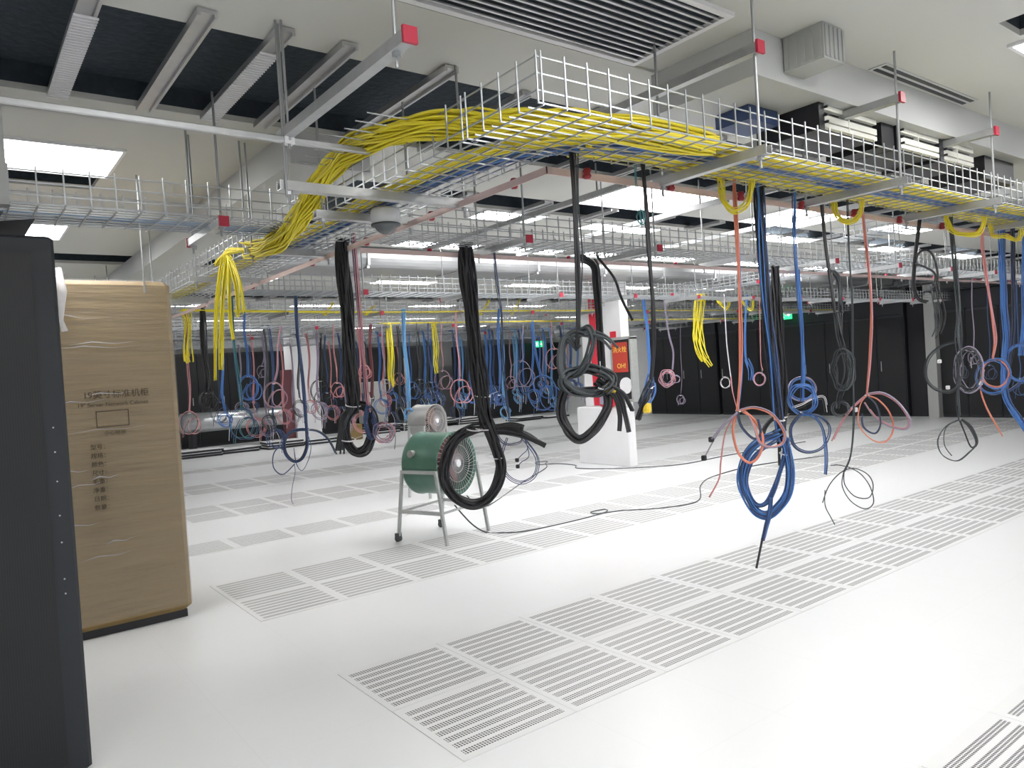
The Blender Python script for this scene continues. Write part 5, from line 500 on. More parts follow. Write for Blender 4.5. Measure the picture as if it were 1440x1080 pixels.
 ('hanging_cable_bundle', 'wine red cords behind the big black drop', 'cable', None, [('cable_drop', ['mr', 'pu'], 4, 0.0048, 0.012, [(7.1, 9.007, 2.385), (7.1, 9.007, 2.345), (7.085, 9.03, 2.017), (7.09, 8.995, 1.657), (7.062, 8.997, 1.369)]), ('coil', ['mr', 'pu'], 2, 0.004, 0.016, [(7.094, 9.043, 1.381), (7.134, 9.017, 1.361), (7.149, 8.983, 1.312), (7.139, 8.959, 1.249), (7.115, 8.961, 1.191), (7.086, 8.994, 1.154), (7.058, 9.043, 1.15), (7.033, 9.085, 1.179), (7.013, 9.099, 1.234), (7.003, 9.081, 1.297), (7.012, 9.044, 1.351), (7.044, 9.009, 1.379), (7.092, 8.99, 1.374), (7.139, 8.988, 1.336), (7.165, 8.995, 1.276), (7.157, 9.001, 1.214), (7.117, 9.004, 1.166)]), ('coil', ['mr', 'pu'], 2, 0.0036000000000000003, 0.012, [(7.109, 9.034, 1.298), (7.14, 9.012, 1.307), (7.157, 8.975, 1.292), (7.162, 8.941, 1.258), (7.16, 8.93, 1.214), (7.154, 8.949, 1.173), (7.142, 8.988, 1.148), (7.122, 9.026, 1.145), (7.094, 9.043, 1.165), (7.066, 9.036, 1.203), (7.052, 9.015, 1.247), (7.063, 8.996, 1.285), (7.098, 8.988, 1.305), (7.144, 8.988, 1.303), (7.18, 8.986, 1.278), (7.191, 8.976, 1.238)]), ('cable_tail', ['mr', 'pu'], 2, 0.0032, 0.016, [(7.078, 9.03, 1.299), (7.046, 9.076, 1.209), (7.031, 9.087, 1.104)])], [(7.078, 9.022, 1.369)], 0.02, []),
 ('hanging_cable_bundle', 'rosy knot of cords between two blue bundles at the back', 'cable', None, [('cable_drop', ['pu', 'pk'], 3, 0.0042, 0.009093266739736606, [(8.114, 9.005, 2.385), (8.114, 9.005, 2.345), (8.08, 9.012, 1.9), (8.088, 8.988, 1.605), (8.067, 9.014, 1.387)]), ('coil', ['pu', 'pk'], 2, 0.0035, 0.014, [(8.094, 9.049, 1.399), (8.12, 9.0, 1.378), (8.132, 8.961, 1.327), (8.134, 8.954, 1.261), (8.127, 8.981, 1.201), (8.107, 9.028, 1.162), (8.074, 9.073, 1.158), (8.033, 9.095, 1.189), (7.998, 9.091, 1.245), (7.986, 9.072, 1.312), (8.007, 9.05, 1.367), (8.056, 9.035, 1.397), (8.113, 9.024, 1.391), (8.155, 9.011, 1.351), (8.165, 8.994, 1.29), (8.143, 8.981, 1.225), (8.1, 8.985, 1.175)]), ('coil', ['pu', 'pk'], 2, 0.00315, 0.0105, [(8.087, 9.007, 1.313), (8.109, 8.972, 1.322), (8.143, 8.956, 1.306), (8.177, 8.961, 1.27), (8.194, 8.976, 1.225), (8.183, 8.989, 1.183), (8.146, 8.994, 1.156), (8.099, 8.997, 1.153), (8.063, 9.007, 1.174), (8.052, 9.025, 1.213), (8.067, 9.045, 1.259), (8.097, 9.05, 1.298), (8.127, 9.031, 1.32), (8.147, 8.993, 1.318), (8.157, 8.953, 1.292), (8.161, 8.932, 1.25)]), ('cable_tail', ['pu', 'pk'], 2, 0.0028000000000000004, 0.014, [(8.069, 9.024, 1.314), (8.015, 9.044, 1.219), (8.003, 9.059, 1.111)])], [(8.08, 9.031, 1.387)], 0.0175, []),
 ('hanging_cable_bundle', 'thin violet cord hanging before the cabinets, right of the pink knot', 'cable', None, [('cable_drop', ['pu'], 2, 0.0036, 0.006363961030678929, [(8.514, 4.687, 2.385), (8.514, 4.687, 2.345), (8.508, 4.729, 1.635), (8.49, 4.712, 1.251), (8.445, 4.731, 0.912)]), ('coil', ['pu'], 2, 0.003, 0.012, [(8.447, 4.732, 0.92), (8.484, 4.725, 0.907), (8.514, 4.725, 0.877), (8.52, 4.725, 0.838), (8.499, 4.724, 0.801), (8.462, 4.727, 0.778), (8.431, 4.741, 0.775), (8.419, 4.766, 0.793), (8.427, 4.793, 0.827), (8.446, 4.807, 0.867), (8.46, 4.797, 0.9), (8.465, 4.764, 0.918), (8.464, 4.724, 0.915), (8.469, 4.695, 0.892), (8.481, 4.692, 0.855), (8.496, 4.712, 0.816), (8.5, 4.742, 0.786)]), ('coil', ['pu'], 2, 0.0027, 0.009000000000000001, [(8.472, 4.738, 0.868), (8.504, 4.735, 0.874), (8.523, 4.722, 0.865), (8.519, 4.701, 0.843), (8.501, 4.682, 0.816), (8.482, 4.679, 0.791), (8.475, 4.698, 0.775), (8.478, 4.731, 0.772), (8.483, 4.761, 0.785), (8.48, 4.774, 0.808), (8.467, 4.763, 0.836), (8.455, 4.737, 0.859), (8.456, 4.711, 0.873), (8.476, 4.698, 0.871), (8.506, 4.698, 0.856), (8.53, 4.706, 0.831)]), ('cable_tail', ['pu'], 2, 0.0024000000000000002, 0.012, [(8.478, 4.761, 0.868), (8.438, 4.769, 0.811), (8.415, 4.764, 0.746)])], [(8.464, 4.747, 0.912)], 0.015, []),
 ('hanging_cable_bundle', 'navy cords hanging at right before the cabinets', 'cable', None, [('cable_drop', ['nb', 'gy'], 4, 0.0024, 0.006, [(8.668, 0.376, 2.385), (8.668, 0.376, 2.345), (8.681, 0.387, 1.808), (8.664, 0.361, 1.492), (8.644, 0.36, 1.226)]), ('coil', ['nb', 'gy'], 2, 0.002, 0.008, [(8.688, 0.377, 1.234), (8.675, 0.341, 1.221), (8.663, 0.316, 1.187), (8.665, 0.312, 1.144), (8.679, 0.331, 1.104), (8.693, 0.364, 1.078), (8.693, 0.396, 1.074), (8.672, 0.416, 1.094), (8.643, 0.421, 1.131), (8.624, 0.413, 1.175), (8.631, 0.397, 1.213), (8.66, 0.38, 1.233), (8.695, 0.361, 1.229), (8.714, 0.343, 1.204), (8.707, 0.329, 1.163), (8.681, 0.325, 1.12), (8.655, 0.336, 1.086)]), ('coil', ['nb', 'gy'], 2, 0.0018000000000000002, 0.006, [(8.693, 0.367, 1.177), (8.711, 0.35, 1.184), (8.708, 0.327, 1.174), (8.689, 0.304, 1.151), (8.672, 0.294, 1.121), (8.669, 0.303, 1.093), (8.682, 0.327, 1.075), (8.697, 0.357, 1.072), (8.699, 0.38, 1.085), (8.683, 0.386, 1.111), (8.66, 0.376, 1.141), (8.646, 0.358, 1.168), (8.654, 0.341, 1.182), (8.682, 0.328, 1.181), (8.712, 0.32, 1.164), (8.725, 0.315, 1.137)]), ('cable_tail', ['nb', 'gy'], 2, 0.0016, 0.008, [(8.643, 0.362, 1.178), (8.648, 0.396, 1.115), (8.668, 0.416, 1.042)])], [(8.671, 0.37, 1.226)], 0.01, []),
 ('hanging_cable_bundle', 'mauve cords between the grey rings and the coral drop', 'cable', None, [('cable_drop', ['pu'], 3, 0.0024, 0.005196152422706632, [(9.138, 0.376, 2.385), (9.138, 0.376, 2.345), (9.132, 0.39, 1.989), (9.113, 0.373, 1.664), (9.101, 0.389, 1.391)]), ('coil', ['pu'], 2, 0.002, 0.008, [(9.135, 0.401, 1.4), (9.164, 0.381, 1.385), (9.171, 0.363, 1.351), (9.154, 0.352, 1.306), (9.125, 0.355, 1.265), (9.106, 0.374, 1.238), (9.106, 0.407, 1.235), (9.12, 0.442, 1.255), (9.133, 0.463, 1.294), (9.133, 0.462, 1.339), (9.12, 0.439, 1.378), (9.106, 0.404, 1.398), (9.107, 0.372, 1.394), (9.127, 0.353, 1.368), (9.154, 0.352, 1.326), (9.171, 0.364, 1.281), (9.163, 0.383, 1.247)]), ('coil', ['pu'], 2, 0.0018000000000000002, 0.006, [(9.118, 0.382, 1.341), (9.113, 0.356, 1.347), (9.128, 0.339, 1.337), (9.156, 0.335, 1.313), (9.178, 0.34, 1.282), (9.178, 0.35, 1.253), (9.154, 0.361, 1.235), (9.122, 0.373, 1.232), (9.101, 0.387, 1.246), (9.105, 0.401, 1.273), (9.128, 0.41, 1.304), (9.153, 0.406, 1.331), (9.163, 0.389, 1.346), (9.154, 0.361, 1.345), (9.136, 0.334, 1.327), (9.127, 0.32, 1.299)]), ('cable_tail', ['pu'], 2, 0.0016, 0.008, [(9.143, 0.407, 1.341), (9.144, 0.441, 1.276), (9.132, 0.447, 1.202)])], [(9.129, 0.399, 1.391)], 0.01, []),
 ('hanging_cable_bundle', 'navy cords behind the coral red drop', 'cable', None, [('cable_drop', ['nb'], 4, 0.0024, 0.006, [(9.623, 0.375, 2.385), (9.623, 0.375, 2.345), (9.593, 0.382, 1.866), (9.593, 0.374, 1.498), (9.604, 0.4, 1.189)]), ('coil', ['nb'], 2, 0.002, 0.008, [(9.638, 0.412, 1.198), (9.63, 0.374, 1.182), (9.614, 0.344, 1.143), (9.605, 0.336, 1.092), (9.611, 0.354, 1.044), (9.626, 0.389, 1.013), (9.632, 0.429, 1.009), (9.621, 0.458, 1.032), (9.595, 0.467, 1.076), (9.572, 0.457, 1.128), (9.569, 0.436, 1.173), (9.591, 0.41, 1.196), (9.627, 0.387, 1.192), (9.655, 0.367, 1.162), (9.658, 0.355, 1.114), (9.636, 0.354, 1.063), (9.604, 0.367, 1.024)]), ('coil', ['nb'], 2, 0.0018000000000000002, 0.006, [(9.608, 0.386, 1.131), (9.599, 0.356, 1.139), (9.611, 0.335, 1.127), (9.637, 0.327, 1.1), (9.661, 0.333, 1.064), (9.665, 0.345, 1.031), (9.645, 0.36, 1.01), (9.611, 0.375, 1.006), (9.587, 0.391, 1.022), (9.585, 0.405, 1.052), (9.606, 0.413, 1.088), (9.634, 0.408, 1.12), (9.649, 0.389, 1.137), (9.644, 0.36, 1.136), (9.627, 0.331, 1.116), (9.614, 0.315, 1.084)]), ('cable_tail', ['nb'], 2, 0.0016, 0.008, [(9.597, 0.4, 1.131), (9.61, 0.442, 1.057), (9.622, 0.459, 0.971)])], [(9.613, 0.403, 1.189)], 0.01, []),
 ('hanging_cable_bundle', 'blue cords tucked behind the bright blue rings at right', 'cable', None, [('cable_drop', ['nb', 'bl'], 4, 0.0024, 0.006, [(10.634, 0.375, 2.385), (10.634, 0.375, 2.345), (10.617, 0.384, 1.374), (10.645, 0.382, 1.124), (10.655, 0.404, 0.95)]), ('coil', ['nb', 'bl'], 2, 0.002, 0.008, [(10.644, 0.4, 0.962), (10.633, 0.352, 0.942), (10.623, 0.32, 0.893), (10.626, 0.315, 0.828), (10.641, 0.339, 0.766), (10.653, 0.38, 0.727), (10.649, 0.425, 0.721), (10.624, 0.458, 0.75), (10.593, 0.47, 0.806), (10.575, 0.463, 0.872), (10.584, 0.441, 0.929), (10.617, 0.41, 0.96), (10.655, 0.377, 0.955), (10.675, 0.347, 0.917), (10.667, 0.328, 0.856), (10.64, 0.328, 0.791), (10.613, 0.349, 0.74)]), ('coil', ['nb', 'bl'], 2, 0.0018000000000000002, 0.006, [(10.605, 0.369, 0.877), (10.629, 0.344, 0.887), (10.664, 0.323, 0.872), (10.686, 0.31, 0.838), (10.683, 0.304, 0.793), (10.658, 0.309, 0.75), (10.626, 0.327, 0.723), (10.61, 0.355, 0.718), (10.615, 0.387, 0.738), (10.634, 0.411, 0.776), (10.651, 0.417, 0.822), (10.651, 0.4, 0.862), (10.638, 0.365, 0.884), (10.626, 0.327, 0.883), (10.628, 0.3, 0.858), (10.647, 0.292, 0.817)]), ('cable_tail', ['nb', 'bl'], 2, 0.0016, 0.008, [(10.608, 0.391, 0.877), (10.584, 0.43, 0.781), (10.591, 0.448, 0.671)])], [(10.628, 0.394, 0.95)], 0.01, []),
 ('hanging_cable_bundle', 'yellow fibre sheaf hanging far back behind the maroon bundle', 'cable', None, [('cable_drop', ['ye'], 8, 0.006, 0.05, [(4.107, 6.9, 2.385), (4.107, 6.9, 2.345), (4.118, 6.895, 1.886), (4.079, 6.889, 1.582), (4.094, 6.874, 1.377)])], [], 0.04, []),
 ('hanging_cable_bundle', 'yellow fibre tuft hanging left of the big black drop, at the back', 'cable', None, [('cable_drop', ['ye'], 8, 0.006, 0.05, [(4.947, 6.9, 2.385), (4.947, 6.9, 2.345), (4.972, 6.919, 1.995), (4.94, 6.921, 1.735), (4.946, 6.886, 1.558)])], [], 0.04, []),
 ('hanging_cable_bundle', 'tattered yellow fibre cables draped right of the carton top', 'cable', None, [('cable_drop', ['ye'], 8, 0.006, 0.05, [(0.544, 4.7, 2.385), (0.544, 4.7, 2.345), (0.543, 4.67, 2.248), (0.522, 4.681, 1.999), (0.537, 4.701, 1.832)])], [], 0.04, []),
 ('slack_loop', 'yellow fibre slack loop under the front tray, left of the thick blue bundle', 'cable', None, [('cable_drop', ['ye'], 9, 0.0028, 0.014, [(1.416, -1.521, 2.385), (1.416, -1.521, 2.345), (1.422, -1.529, 2.262), (1.449, -1.565, 2.211), (1.482, -1.61, 2.239), (1.497, -1.631, 2.317), (1.498, -1.632, 2.343)])], [], 0.03, []),
 ('slack_loop', 'yellow fibre slack loop under the front tray beside the mauve drop', 'cable', None, [('cable_drop', ['ye'], 9, 0.0028, 0.014, [(2.406, -1.521, 2.385), (2.406, -1.521, 2.345), (2.41, -1.53, 2.278), (2.434, -1.573, 2.228), (2.462, -1.623, 2.24), (2.473, -1.644, 2.309), (2.474, -1.646, 2.34)])], [], 0.03, []),
 ('slack_loop', 'yellow fibre slack loop under the front tray, left of the coral drop', 'cable', None, [('cable_drop', ['ye'], 9, 0.0028, 0.014, [(3.807, -1.522, 2.385), (3.807, -1.522, 2.345), (3.819, -1.55, 2.27), (3.847, -1.619, 2.233), (3.874, -1.685, 2.232), (3.887, -1.717, 2.301), (3.888, -1.718, 2.337)])], [], 0.03, []),
 ('slack_loop', 'yellow fibre slack loop over the bright blue drops at the right edge', 'cable', None, [('cable_drop', ['ye'], 9, 0.0028, 0.014, [(4.524, -1.522, 2.385), (4.524, -1.522, 2.345), (4.529, -1.537, 2.278), (4.551, -1.597, 2.269), (4.575, -1.663, 2.228), (4.585, -1.692, 2.263), (4.585, -1.694, 2.303)])], [], 0.03, []),
 ('slack_loop', 'small yellow hook of fibre right above the far yellow tray, behind the left black bundle', 'cable', None, [('cable_drop', ['ye'], 4, 0.005, 0.02, [(2.128, 4.755, 2.385), (2.128, 4.755, 2.345), (2.226, 4.711, 2.484)])], [], 0.03, []),
 ('slack_loop', 'small yellow hook of fibre on the far tray right of the left black bundle', 'cable', None, [('cable_drop', ['ye'], 4, 0.005, 0.02, [(2.67, 4.761, 2.385), (2.67, 4.761, 2.345), (2.77, 4.71, 2.451)])], [], 0.03, []),
 ('slack_loop', 'small yellow hook of fibre on the far tray, right of the big black drop', 'cable', None, [('cable_drop', ['ye'], 4, 0.005, 0.02, [(4.424, 4.78, 2.385), (4.424, 4.78, 2.345), (4.527, 4.706, 2.523)])], [], 0.03, []),
 ('slack_loop', 'second yellow fibre hook right of the big black drop', 'cable', None, [('cable_drop', ['ye'], 4, 0.005, 0.02, [(4.976, 4.785, 2.385), (4.976, 4.785, 2.345), (5.079, 4.704, 2.547)])], [], 0.03, []),
 ('slack_loop', 'yellow fibre hook on the far tray left of the orange drop', 'cable', None, [('cable_drop', ['ye'], 4, 0.005, 0.02, [(7.555, 3.164, 2.385), (7.555, 3.164, 2.345), (7.615, 3.083, 2.233), (7.641, 3.047, 2.303), (7.631, 3.06, 2.377)])], [], 0.03, []),
 ('slack_loop', 'yellow fibre hook on the far tray behind the blue drop', 'cable', None, [('cable_drop', ['ye'], 4, 0.005, 0.02, [(8.143, 3.167, 2.385), (8.143, 3.167, 2.345), (8.201, 3.083, 2.211), (8.227, 3.046, 2.283), (8.218, 3.059, 2.359)])], [], 0.03, []),
]
CASCADE = ([(1.0, -1.79, 2.405), (0.55, -1.74, 2.41), (0.3, -1.65, 2.42), (0.14, -1.5, 2.44), (0.05, -1.35, 2.475), (-0.03, -1.061, 2.517), (-0.04, -0.696, 2.557), (-0.05, -0.404, 2.516), (-0.05, -0.142, 2.415), (-0.05, 0.168, 2.33), (-0.04, 0.499, 2.318), (0.0, 0.992, 2.386)], [(6, [(0.0, 0.992, 2.386), (0.0, 1.173, 2.412), (0.0, 1.354, 2.423), (0.0, 1.492, 2.383), (0.0, 1.716, 2.018), (0.0, 1.838, 1.595)]), (5, [(0.0, 0.992, 2.386), (0.0, 1.173, 2.412), (0.0, 1.354, 2.423), (0.0, 1.4, 2.359), (0.0, 1.571, 2.053), (0.0, 1.682, 1.666)]), (4, [(0.0, 0.992, 2.386), (0.0, 1.173, 2.412), (0.0, 1.354, 2.423), (0.0, 1.339, 2.35), (0.0, 1.402, 2.084), (0.0, 1.377, 1.854)]), (3, [(0.0, 0.992, 2.386), (0.0, 1.173, 2.412), (0.0, 1.354, 2.423), (0.0, 1.305, 2.363), (0.0, 1.221, 2.203), (0.0, 1.224, 1.991)]), (2, [(0.0, 0.992, 2.386), (0.0, 1.173, 2.412), (0.0, 1.354, 2.423), (0.0, 1.273, 2.368), (0.0, 1.135, 2.192), (0.0, 1.091, 2.001)])], [(0.0, 0.992, 2.386), (0.0, 1.318, 2.44), (0.0, 1.483, 2.42), (0.0, 1.624, 2.393)])
# yellow cascade pouring out of the near tray
casc, fans, lip = CASCADE
t = thing('yellow_fibre_cascade', 'thick yellow fibre bundle arching out of the near tray and spilling down at left', 'cable')
b = MB(); strands(b, casc, 54, .005, .05, ['ye'], 8, 6); b.build('cable_arch', t, smooth=True)
for n_, P in fans:
    b = MB(); strands(b, P, n_*2, .0046, .012, ['ye'], 7, 6); b.build('cable_tail', t, smooth=True)
b = MB(); strands(b, lip, 8, .0048, .014, ['ye'], 6, 6); b.build('cable_tail', t, smooth=True)
# ---------------------------------------------------------------- trapeze hangers, rods, copper bar
def hanger(x, y0, y1, z, label, group=None, caps='n', low=True, axis='y', rods=(0., 1.)):
    t = thing('trapeze_hanger', label, 'tray hanger', (x, 0, 0) if axis == 'y' else (0, x, 0), group)
    def B_(mb, a0, a1, b0, b1, z0, z1):
        if axis == 'y': mb.box(a0, a1, b0, b1, z0, z1)
        else: mb.box(b0, b1, a0, a1, z0, z1)
    c = MB(); B_(c, -.02, .02, y0, y1, z-.003, z); B_(c, -.02, -.017, y0, y1, z, z+.035); B_(c, .017, .02, y0, y1, z, z+.035); c.build('channel', t, 'strut')
    for f in rods:
        yy = y0+.04+(y1-y0-.08)*f
        pt = (0, yy) if axis == 'y' else (yy, 0)
        MB().cyl((*pt, z-.05), (*pt, CEIL), .006, 8).build('threaded_rod', t, 'rod')
        MB().cyl((*pt, z-.018), (*pt, z-.003), .014, 6).build('nut', t, 'zinc')
    for e in caps:
        yy = y0 if e == 'n' else y1
        c = MB(); s_ = -1 if e == 'n' else 1
        B_(c, -.024, .024, min(yy, yy+s_*.012), max(yy, yy+s_*.012), z-.008, z+.042); c.build('end_cap', t, 'cap')
    return t
ordn = ['first', 'second', 'third', 'fourth']
for i, x in enumerate((1.1, 2.27, 3.42)):
    hanger(x, -1.99, -1.40, 2.325, ordn[i] + ' tray hanger from the corner under the near tray', caps='')
    hanger(x, -1.97, -.2, 2.73, ordn[i] + ' long cross channel from the corner above the near tray, red cap on its end', rods=(.98,))
hanger(4.6, -1.99, -1.40, 2.325, 'fourth tray hanger from the corner, at the right edge of the picture', caps='')
GH = 'hangers under the right stretch of the near tray'
for x in (5.8, 7.0, 8.2, 9.4, 10.6, 11.8, 13): hanger(x, -1.99, -1.40, 2.325, 'tray hanger under the far right stretch of the near tray', GH, caps='')
hanger(-.39, -1.79, -.74, 2.52, 'long cross channel left of the near tray corner, red cap and bright end', rods=(.04, .96))
hanger(.55, -1.6, .9, 2.33, 'horizontal channel passing in front of the yellow arch', axis='x', caps='') if False else None
t = thing('hanging_rail', 'long grey rail crossing the upper left, passing just before the yellow arch', 'rail')
MB().bev(-2.6, -.03, -.82, -.795, 2.495, 2.52, .004).build('tube', t, 'strut')
MB().box(-.41, -.37, -.83, -.79, 2.49, 2.525).build('clip', t, 'white')
for x in (-2.3, -.41): MB().cyl((x, -.808, 2.28), (x, -.808, CEIL), .005, 8).build('threaded_rod', t, 'rod')
hanger(-.42, -.0, .6, 2.325, 'hanger under the joint of the upper left tray with a red cap', caps='nf', rods=(.0, 1.))
hanger(-.78, -.43, .5, 2.315, 'long tray hanger under the branch tray, running out left below the yellow arch', axis='x', caps='')
for i, y in enumerate((-.3, .75, 2.0, 3.4, 5.6, 6.4)): hanger(y, -.08, .48, 2.325, ('first', 'second', 'third', 'fourth', 'fifth', 'sixth')[i] + ' tray hanger across the branch tray, counted from the corner', axis='x', caps='')
for yy, nm in ((.0, 'second'), (2.7, 'third'), (4.7, 'fourth'), (6.9, 'fifth'), (9.0, 'sixth')):
    for k in range(11): hanger(1.4+k*1.2+(yy % 1)*.3, yy-.09, yy+.5, 2.325, 'tray hanger under the ' + nm + ' cross tray', 'hangers under the ' + nm + ' cross tray', caps=('nf' if k % 2 else 'n') if yy < 3 else ('n' if k % 2 else ''))
for k in range(7): hanger(.8+k*1.5, 7.3, 7.9, 2.5, 'tray hanger under the tray right of the white column', 'hangers right of the column', axis='x', caps='n')
for a, b, z_, lab in ((1.5, 5.2, .62, 'bare channel hanging between first and second tray, under the white ceiling'), ):
    pass
def rodthing(x, y, z, lab): tag(MB().cyl((x, y, z), (x, y, CEIL), .006, 8).build('threaded_rod', None, 'rod'), lab, 'rod')
rodthing(-.36, .74, 2.33, 'leftmost thin rod hanging from the cream ceiling above the carton')
rodthing(-.08, .73, 2.40, 'thin rod hanging from the cream ceiling beside the beam')
rodthing(-.45, 1.7, 2.2, 'thin rod behind the upper left tray, over the carton')
# copper bar on red insulators under the inner edge of the tray
t = thing('copper_ground_bar', 'pinkish copper bar on dark red insulators under the inner edge of the near tray', 'ground bar')
b = MB(); b.box(.415, 14, -1.44, -1.436, 2.305, 2.335); b.box(.415, .419, -1.44, 6.5, 2.305, 2.335); b.build('bar', t, 'copper')
k = 0
for x in (.62, 1.14, 1.66, 2.2, 2.75, 3.3, 3.9, 4.5, 5.1, 5.8, 6.6): 
    MB().lathe([(-.022, 0), (-.022, .012), (-.012, .018), (0, .013), (.012, .018), (.022, .012), (.022, 0)], (x, -1.455, 2.325), (0, 0, 1), 12).build('insulator', t, 'insul', True)
for y in (-1.2, -.52, .2, 1.0, 2.2, 3.6): 
    MB().lathe([(-.022, 0), (-.022, .012), (-.012, .018), (0, .013), (.012, .018), (.022, .012), (.022, 0)], (.435, y, 2.325), (0, 0, 1), 12).build('insulator', t, 'insul', True)
t = thing('copper_ground_bar', 'pinkish copper bar under the second cross tray', 'ground bar')
MB().box(.5, 14, .42, .424, 2.30, 2.33).build('bar', t, 'copper')
for k in range(10): MB().lathe([(-.022, 0), (-.022, .012), (-.012, .018), (0, .013), (.012, .018), (.022, .012), (.022, 0)], (1+k*1.2, .44, 2.33), (0, 0, 1), 10).build('insulator', t, 'cap', True)
# long bare cross channels seen under the tray
def channel(p, q, lab):
    d = (Vector(q)-Vector(p)); s_ = Vector((-d.y, d.x, 0)).normalized()*.02; b = MB()
    P = [Vector(p)-s_, Vector(p)+s_, Vector(p)+s_+Vector((0, 0, .04)), Vector(p)-s_+Vector((0, 0, .04))]
    b.poly(P, d); t = thing('strut_channel', lab, 'channel'); b.build('channel', t, 'strut')
    for f in (.1, .9): c = Vector(p)+d*f; MB().cyl((c.x, c.y, c.z), (c.x, c.y, CEIL), .006, 8).build('threaded_rod', t, 'rod')
    return t
channel((2.27, -.1, 2.74), (2.27, 2.6, 2.74), 'bare channel running back under the ceiling behind the second long channel')
channel((3.42, -.1, 2.74), (3.42, 2.6, 2.74), 'bare channel running back under the ceiling behind the third long channel')
channel((4.6, -1.6, 2.70), (4.6, 2.6, 2.70), 'bare channel running back under the ceiling near the right edge')
# dome camera
t = thing('dome_camera', 'grey dome camera hanging under the branch tray near the corner', 'camera', (.2, -.48, 2.35))
MB().lathe([(0, 0), (0, .064), (-.012, .07), (-.07, .068), (-.078, .062), (-.078, 0)], (0, 0, 0), (0, 0, 1), 28).build('housing', t, 'cctv', True)
MB().lathe([(-.078, .056), (-.095, .05), (-.112, .036), (-.122, .018), (-.125, 0)], (0, 0, 0), (0, 0, 1), 24).build('dome', t, 'dome', True)
MB().lathe([(-.074, .05), (-.074, .071), (-.082, .071), (-.082, .05)], (0, 0, 0), (0, 0, 1), 28).build('rim', t, 'gy', True)
# ---------------------------------------------------------------- hanging cable bundles
for name, label, cat, group, parts, ties, tr, plugs in CABLES:
    t = thing(name, label, cat, parts[0][5][0], group); o0 = Vector(parts[0][5][0])
    for nm, cols, n_, r_, sp, P in parts:
        b = MB(); strands(b, [Vector(p)-o0 for p in P], n_, r_, sp, cols, 6, 6 if r_ > .005 else 5)
        b.build(nm, t, smooth=True)
    for q in ties:
        b = MB(); c = Vector(q)-o0; pts = [(c.x+tr*.9*math.cos(a*math.pi/6), c.y+tr*.9*math.sin(a*math.pi/6), c.z+.2*tr*math.sin(a*math.pi/6)) for a in range(13)]
        b.tube(pts, .0025+tr*.03, 5); b.tube([(c.x+tr, c.y, c.z), (c.x+tr*2.0, c.y-tr*.3, c.z+tr*.3)], .0018, 4); b.build('cable_tie', t, 'wh')
    for kx, *q in plugs:
        c = Vector(q)-o0; r_ = .02 if kx == 'yt' else .011
        b = MB()
        if kx == 'yt': b.lathe([(-.02, 0), (-.02, .019), (-.008, .022), (.008, .021), (.02, .018), (.02, 0)], c, (.25, .1, 1), 12)
        else: b.bev(c.x-r_, c.x+r_, c.y-r_, c.y+r_, c.z-r_*1.2, c.z+r_*1.2, r_*.3)
        b.build('tape_wrap' if kx == 'yt' else 'plug', t, kx)
FARC = {'bl': 'blue', 'nb': 'navy', 'pu': 'mauve', 'pk': 'pink', 'gy': 'dark grey', 'lb': 'pale blue'}
protos = {}
def farcord(kx):
    t = thing('thin_cord', 'thin %s cord with a loose ring, one of the many hanging far back' % FARC[kx], 'cable', (0, 0, 2.38), 'thin %s cords far back' % FARC[kx])
    L = R.uniform(1.15, 1.6); q = R.uniform(.08, .16); b = MB()
    strands(b, [(0, .14, .006), (0, .05, .008), (0, -.03, -.05), (.02, -.02, -L*.4), (-.02, 0, -L*.75), (0, 0, -L)], 4, .007, .02, [kx], 4, 4); b.build('cable_drop', t, smooth=True)
    b = MB(); P = [(q*math.sin(a*.7), .03*math.sin(a), -L-q+q*math.cos(a*.7)) for a in range(13)]
    strands(b, P, 3, .006, .025, [kx, kx], 3, 4); b.build('coil', t, smooth=True)
    b = MB(); strands(b, [(0, 0, -L), (.06, 0, -L-.15), (.05, .02, -L-.4)], 2, .005, .03, ['wh', kx], 4, 4); b.build('cable_tail', t, smooth=True)
    return t
for i in range(64):
    yy = (7.27, 9.02, 9.02, 12.02, 12.02)[i % 5]; kx = ('bl', 'nb', 'pu', 'pk', 'gy', 'nb', 'bl', 'lb')[(i*5) % 8]
    vi = (kx, i % 3)
    if vi not in protos: o = protos[vi] = farcord(kx); reg(o)
    else: o = copy_tree(protos[vi])
    lo, hi = {7.27: (1.6, 9.5), 9.02: (2.2, 11), 12.02: (3.2, 13)}[yy]
    o.location = (lo+(hi-lo)*((i*.618) % 1), yy, 2.4); o.rotation_euler = (0, 0, R.uniform(-.3, .3))
# ---------------------------------------------------------------- left foreground: cabinet and carton
t = thing('server_cabinet', 'tall black cabinet filling the left edge of the picture', 'cabinet', (-1.15, -.15, 0))
b = MB(); b.bev(-.62, 0, 0, 1.0, .0, 2.2, .012); b.build('body', t, 'rackgrey')
MB().box(-.60, -.085, -.012, 0, .05, 2.13).build('door', t, 'door')
for z_ in (1.42, 1.32, 1.2, 1.06, .95, .8, .74): MB().cyl((-.05, -.002, z_), (-.05, .0, z_), .0035, 8).build('screw', t, 'steel')
b = MB(); b.poly([(-.58, .05, 2.2), (-.22, .05, 2.2), (-.16, .05, 2.30), (-.58, .05, 2.27)], (0, .02, 0)); b.poly([(-.3, .3, 2.2), (-.08, .3, 2.24), (-.03, .3, 2.33), (-.3, .3, 2.29)], (0, .02, 0)); b.poly([(-.55, .2, 2.2), (-.2, .2, 2.2), (-.2, .5, 2.24), (-.55, .5, 2.24)], (0, 0, .01))
b.build('cable_bracket', t, 'blackbox')
t = thing('cardboard_carton', 'tall brown cardboard carton wrapped in stretch film, standing behind the black cabinet', 'carton', (-.29, 1.7, 0))
b = MB(); w = .78
